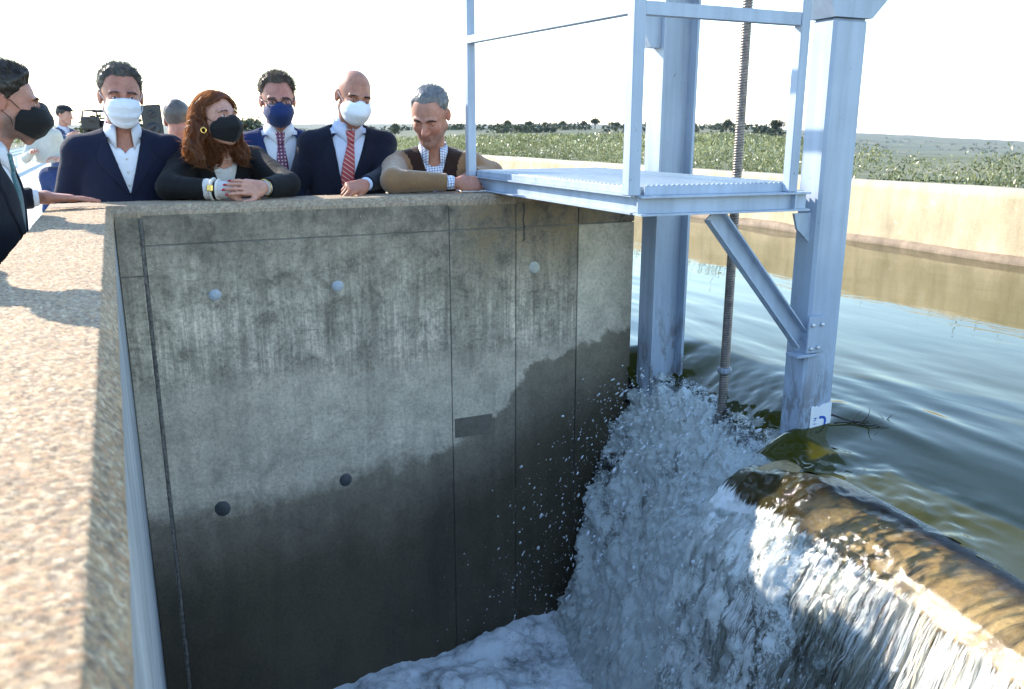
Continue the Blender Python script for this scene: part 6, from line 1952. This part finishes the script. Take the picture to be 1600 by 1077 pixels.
nk = [p3['tw'](0.062 * math.sin(a), -0.060 * math.cos(a) + 0.004, 0.000 - 0.026 * (0.5 + 0.5 * math.cos(a))) for a in np.linspace(-1.9, 1.9, 24)]
tube('necklace', nk, 0.0024, MAT_PEARL, r3, 6, O3)
# glasses of the man behind the woman
r4 = p4['root']; O4 = p4['O']
gl_ = empty('glasses', tuple(p4['hw']((0, -0.1, 0.006)))); gl_.parent = r4; gl_.location = Vector(p4['hw']((0, -0.1, 0.006)) - O4)
GLO = p4['hw']((0, -0.1, 0.006))
MAT_LENS = None
g = NT('spectacle_lens')
_tr = g.node('BsdfTransparent', Color=(0.93, 0.95, 0.96, 1)).outputs[0]; _gl = g.node('BsdfGlossy', Roughness=0.03).outputs[0]
g.link(g.node('MixShader', _0=g.node('Fresnel', IOR=1.45).outputs[0], _1=_tr, _2=_gl).outputs[0], g.out.inputs['Surface']); MAT_LENS = g.mat
for sg in (-1, 1):
    pts = []
    for a in np.linspace(0, 2 * math.pi, 25):
        x = 0.0235 * np.sign(math.cos(a)) * abs(math.cos(a)) ** 0.6; z = 0.0165 * np.sign(math.sin(a)) * abs(math.sin(a)) ** 0.7
        pts.append(p4['hw']((sg * 0.0335 + x, -0.1085 + 0.010 * ((sg * 0.0335 + x) / 0.06) ** 2, 0.006 + z)))
    tube('rim', pts, 0.0026, MAT_GLASSFRAME, gl_, 6, GLO)
    n_ = len(pts) - 1
    Vl = np.array([np.mean(pts[:-1], 0)] + [np.array(q) for q in pts[:-1]])
    mesh_np('lens', Vl, None, MAT_LENS, gl_, True, F3=[(0, 1 + i, 1 + (i + 1) % n_) for i in range(n_)], offset=GLO)
    tube('temple', [p4['hw']((sg * 0.058, -0.098, 0.012)), p4['hw']((sg * 0.0775, -0.06, 0.014)), p4['hw']((sg * 0.084, 0.016, 0.016))], 0.0024, MAT_GLASSFRAME, gl_, 6, GLO)
tube('bridge', [p4['hw']((-0.0105, -0.1085, 0.011)), p4['hw']((0, -0.1120, 0.0125)), p4['hw']((0.0105, -0.1085, 0.011))], 0.0018, MAT_GLASSFRAME, gl_, 6, GLO)
pinp = march(p4['base'], np.array([p4['tw'](0.115, -0.5, -0.135)]), np.array([(0, 1.0, 0)]) @ p4['TR'].T)[0] - np.array((0, 0.008, 0))
tube('lapel_pin', [pinp, pinp + np.array((0.010, -0.002, -0.009)), pinp + np.array((0.026, -0.001, -0.012))], [0.0022, 0.0030, 0.0018], MAT_GOLD, r4, 6, O4)

# one more man stands just outside the picture: his shadow crosses the near coping
p7 = person('man in dark suit past the picture edge whose shadow crosses the near coping', (-0.62, 2.22),
    ((-0.42, 2.24, 1.585), 80, 5, 0), ((-0.49, 2.22, 1.425), 84, 4, 0.20),
    [((-0.57, 1.98, 1.12), (-0.46, 2.05, 0.92), None), ((-0.57, 2.46, 1.12), (-0.46, 2.40, 0.92), None)],
    dict(jacket=C_NAVY, shirt=C_WHITE, vdepth=0.34, vwidth=0.085), dict(style='short', mat=H_DARK, thick=0.012, strands=200, line=0.02), None, (0.40, 0.205, 0.145), 0.3, 1.0, vox=2.6)

# ================================================================ people and things behind
pb1 = person('bald man with dark coat seen from behind between the navy blazer and the woman', (0.385, 5.75),
    ((0.392, 5.65, 1.500), 150, 8, 5), ((0.375, 5.70, 1.325), 160, 5, 0.20),
    [((0.14, 5.72, 1.05), (0.15, 5.62, 0.85), None), ((0.61, 5.72, 1.05), (0.60, 5.62, 0.85), None)],
    dict(jacket=C_CHAR, shirt=C_WHITE), dict(style='short', mat=H_STUBBLE, thick=0.004, line=0.035, plane=(0, 0.85, 0.1), strands=300, len=0.006), None, (0.44, 0.20, 0.15), 0, 1.0, vox=1.5)
pb2 = person('cameraman in faded blue coat and flat cap behind the suited man', (-0.60, 14.1),
    ((-0.56, 14.0, 1.66), 60, 8, 0), ((-0.60, 14.05, 1.48), 50, 5, 0.21),
    [((-0.80, 13.85, 1.30), (-0.55, 13.70, 1.36), dict(fwd=(0.8, -0.2, 0.4), back=(0, -0.8, -0.3), ts=1, curls=RELAX)), ((-0.38, 14.2, 1.25), (-0.22, 13.95, 1.42), None)],
    dict(jacket=C_BLUECOAT, shirt=C_SKY, trousers=C_JEANS), dict(style='short', mat=H_DARK, thick=0.012, strands=100), None, (0.48, 0.28, 0.21), 0, 1.04, vox=2.8)
s = SDF(); s.u(ell((0, 0.01, 0.095), (0.088, 0.105, 0.050)), 0); s.u(ell((0, -0.085, 0.075), (0.065, 0.055, 0.012)), 0.02)
V, F = polygonise(lambda P: s(((P - pb2['hp']) @ pb2['HR']).astype(np.float32)), pb2['hp'] - 0.2, pb2['hp'] + 0.25, 0.009)
mesh_np('flat_cap', V, F, C_CHAR, pb2['root'], True, offset=pb2['O'])
pb3 = person('person in pale grey top and blue jeans far behind the teal tie', (-0.74, 12.1),
    ((-0.76, 12.02, 1.64), -60, 10, 0), ((-0.74, 12.08, 1.47), -40, 6, 0.20),
    [((-0.95, 11.95, 1.12), (-0.86, 11.75, 1.20), dict(fwd=(0.3, -0.8, 0.2), back=(0, -0.3, 0.9), ts=1, curls=RELAX)), ((-0.52, 12.12, 1.12), (-0.60, 11.85, 1.12), dict(fwd=(-0.6, -0.6, 0.1), back=(0, -0.3, 0.9), ts=-1, curls=RELAX))],
    dict(jacket=C_GREYTOP, jname='top', trousers=C_JEANS, hem=0.40), dict(style='short', mat=H_DARK, thick=0.014, strands=100), None, (0.48, 0.28, 0.21), 0, 1.02, vox=2.8)

# video camera on a tripod beside the cameraman
VO = (-0.28, 13.9, 0)
vc = empty('video_camera', VO, 'black shoulder video camera on a tripod beside the cameraman', 'video camera')
def vbox(name, lo, hi, bev=0.01): return box(name, lo, hi, MAT_BLACKPLASTIC, vc, bev, VO)
vbox('camera_body', (-0.36, 13.82, 1.46), (-0.12, 13.98, 1.64), 0.02)
tube('lens_barrel', [(-0.12, 13.90, 1.55), (-0.04, 13.90, 1.55), (-0.035, 13.90, 1.55), (0.06, 13.90, 1.55)], [0.055, 0.055, 0.065, 0.07], MAT_BLACKPLASTIC, vc, 14, VO)
tube('carry_handle', [(-0.34, 13.9, 1.63), (-0.32, 13.9, 1.72), (-0.16, 13.9, 1.73), (-0.13, 13.9, 1.64)], 0.014, MAT_BLACKPLASTIC, vc, 8, VO)
vbox('viewfinder', (-0.24, 13.74, 1.58), (-0.16, 13.815, 1.66), 0.01)
tube('microphone', [(-0.20, 13.97, 1.72), (0.04, 13.97, 1.72)], 0.02, MAT_BLACKPLASTIC, vc, 10, VO)
for k in range(3):
    a = k * 2.094 + 0.5
    tube('tripod_leg', [(-0.26, 13.9, 1.455), (-0.26 + 0.45 * math.cos(a), 13.9 + 0.45 * math.sin(a), 0.012)], [0.018, 0.012], MAT_BLACKPLASTIC, vc, 8, VO)
# loudspeaker on its stand
LO_ = (0.375, 9.05, 0)
ls = empty('loudspeaker', LO_, 'black loudspeaker on a stand just behind the open collar man', 'loudspeaker')
bm = bmesh.new()
b4 = [bm.verts.new(v) for v in ((0.300, 8.96, 1.37), (0.475, 8.96, 1.37), (0.455, 9.14, 1.37), (0.320, 9.14, 1.37))]
t4 = [bm.verts.new(v) for v in ((0.278, 8.97, 1.675), (0.462, 8.97, 1.690), (0.445, 9.13, 1.690), (0.30, 9.13, 1.675))]
for i in range(4): bm.faces.new((b4[i], b4[(i + 1) % 4], t4[(i + 1) % 4], t4[i]))
bm.faces.new(b4[::-1]); bm.faces.new(t4)
bmesh.ops.bevel(bm, geom=list(bm.edges), offset=0.008, segments=2, affect='EDGES')
obj_bm('cabinet', bm, MAT_BLACKPLASTIC, ls, offset=LO_)
for zc_, rr__ in ((1.46, 0.062), (1.60, 0.035)):
    tube('speaker_cone', [(0.380, 8.962, zc_), (0.380, 8.950, zc_), (0.380, 8.955, zc_)], [rr__, rr__, rr__ * 0.4], MAT_DARKMETAL, ls, 20, LO_)
tube('stand_pole', [(0.385, 9.05, 0.30), (0.385, 9.05, 1.368)], 0.018, MAT_BLACKPLASTIC, ls, 10, LO_)
for k in range(3):
    a = k * 2.094
    tube('stand_leg', [(0.385, 9.05, 0.55), (0.385 + 0.4 * math.cos(a), 9.05 + 0.4 * math.sin(a), 0.015)], 0.012, MAT_BLACKPLASTIC, ls, 8, LO_)
# ================================================================ air
hz = box('haze', (-9400, -9400, -160), (9400, 9400, 90), None)
tag(hz, 'thin blue air that fades the far hills', None, kind='stuff')
g = NT('haze_air')
g.n.remove(g.bsdf)
pv = g.node('VolumePrincipled', Color=(0.62, 0.76, 1.0, 1), Density=0.00007)
g.link(pv.outputs[0], g.out.inputs['Volume'])
hz.data.materials.append(g.mat)
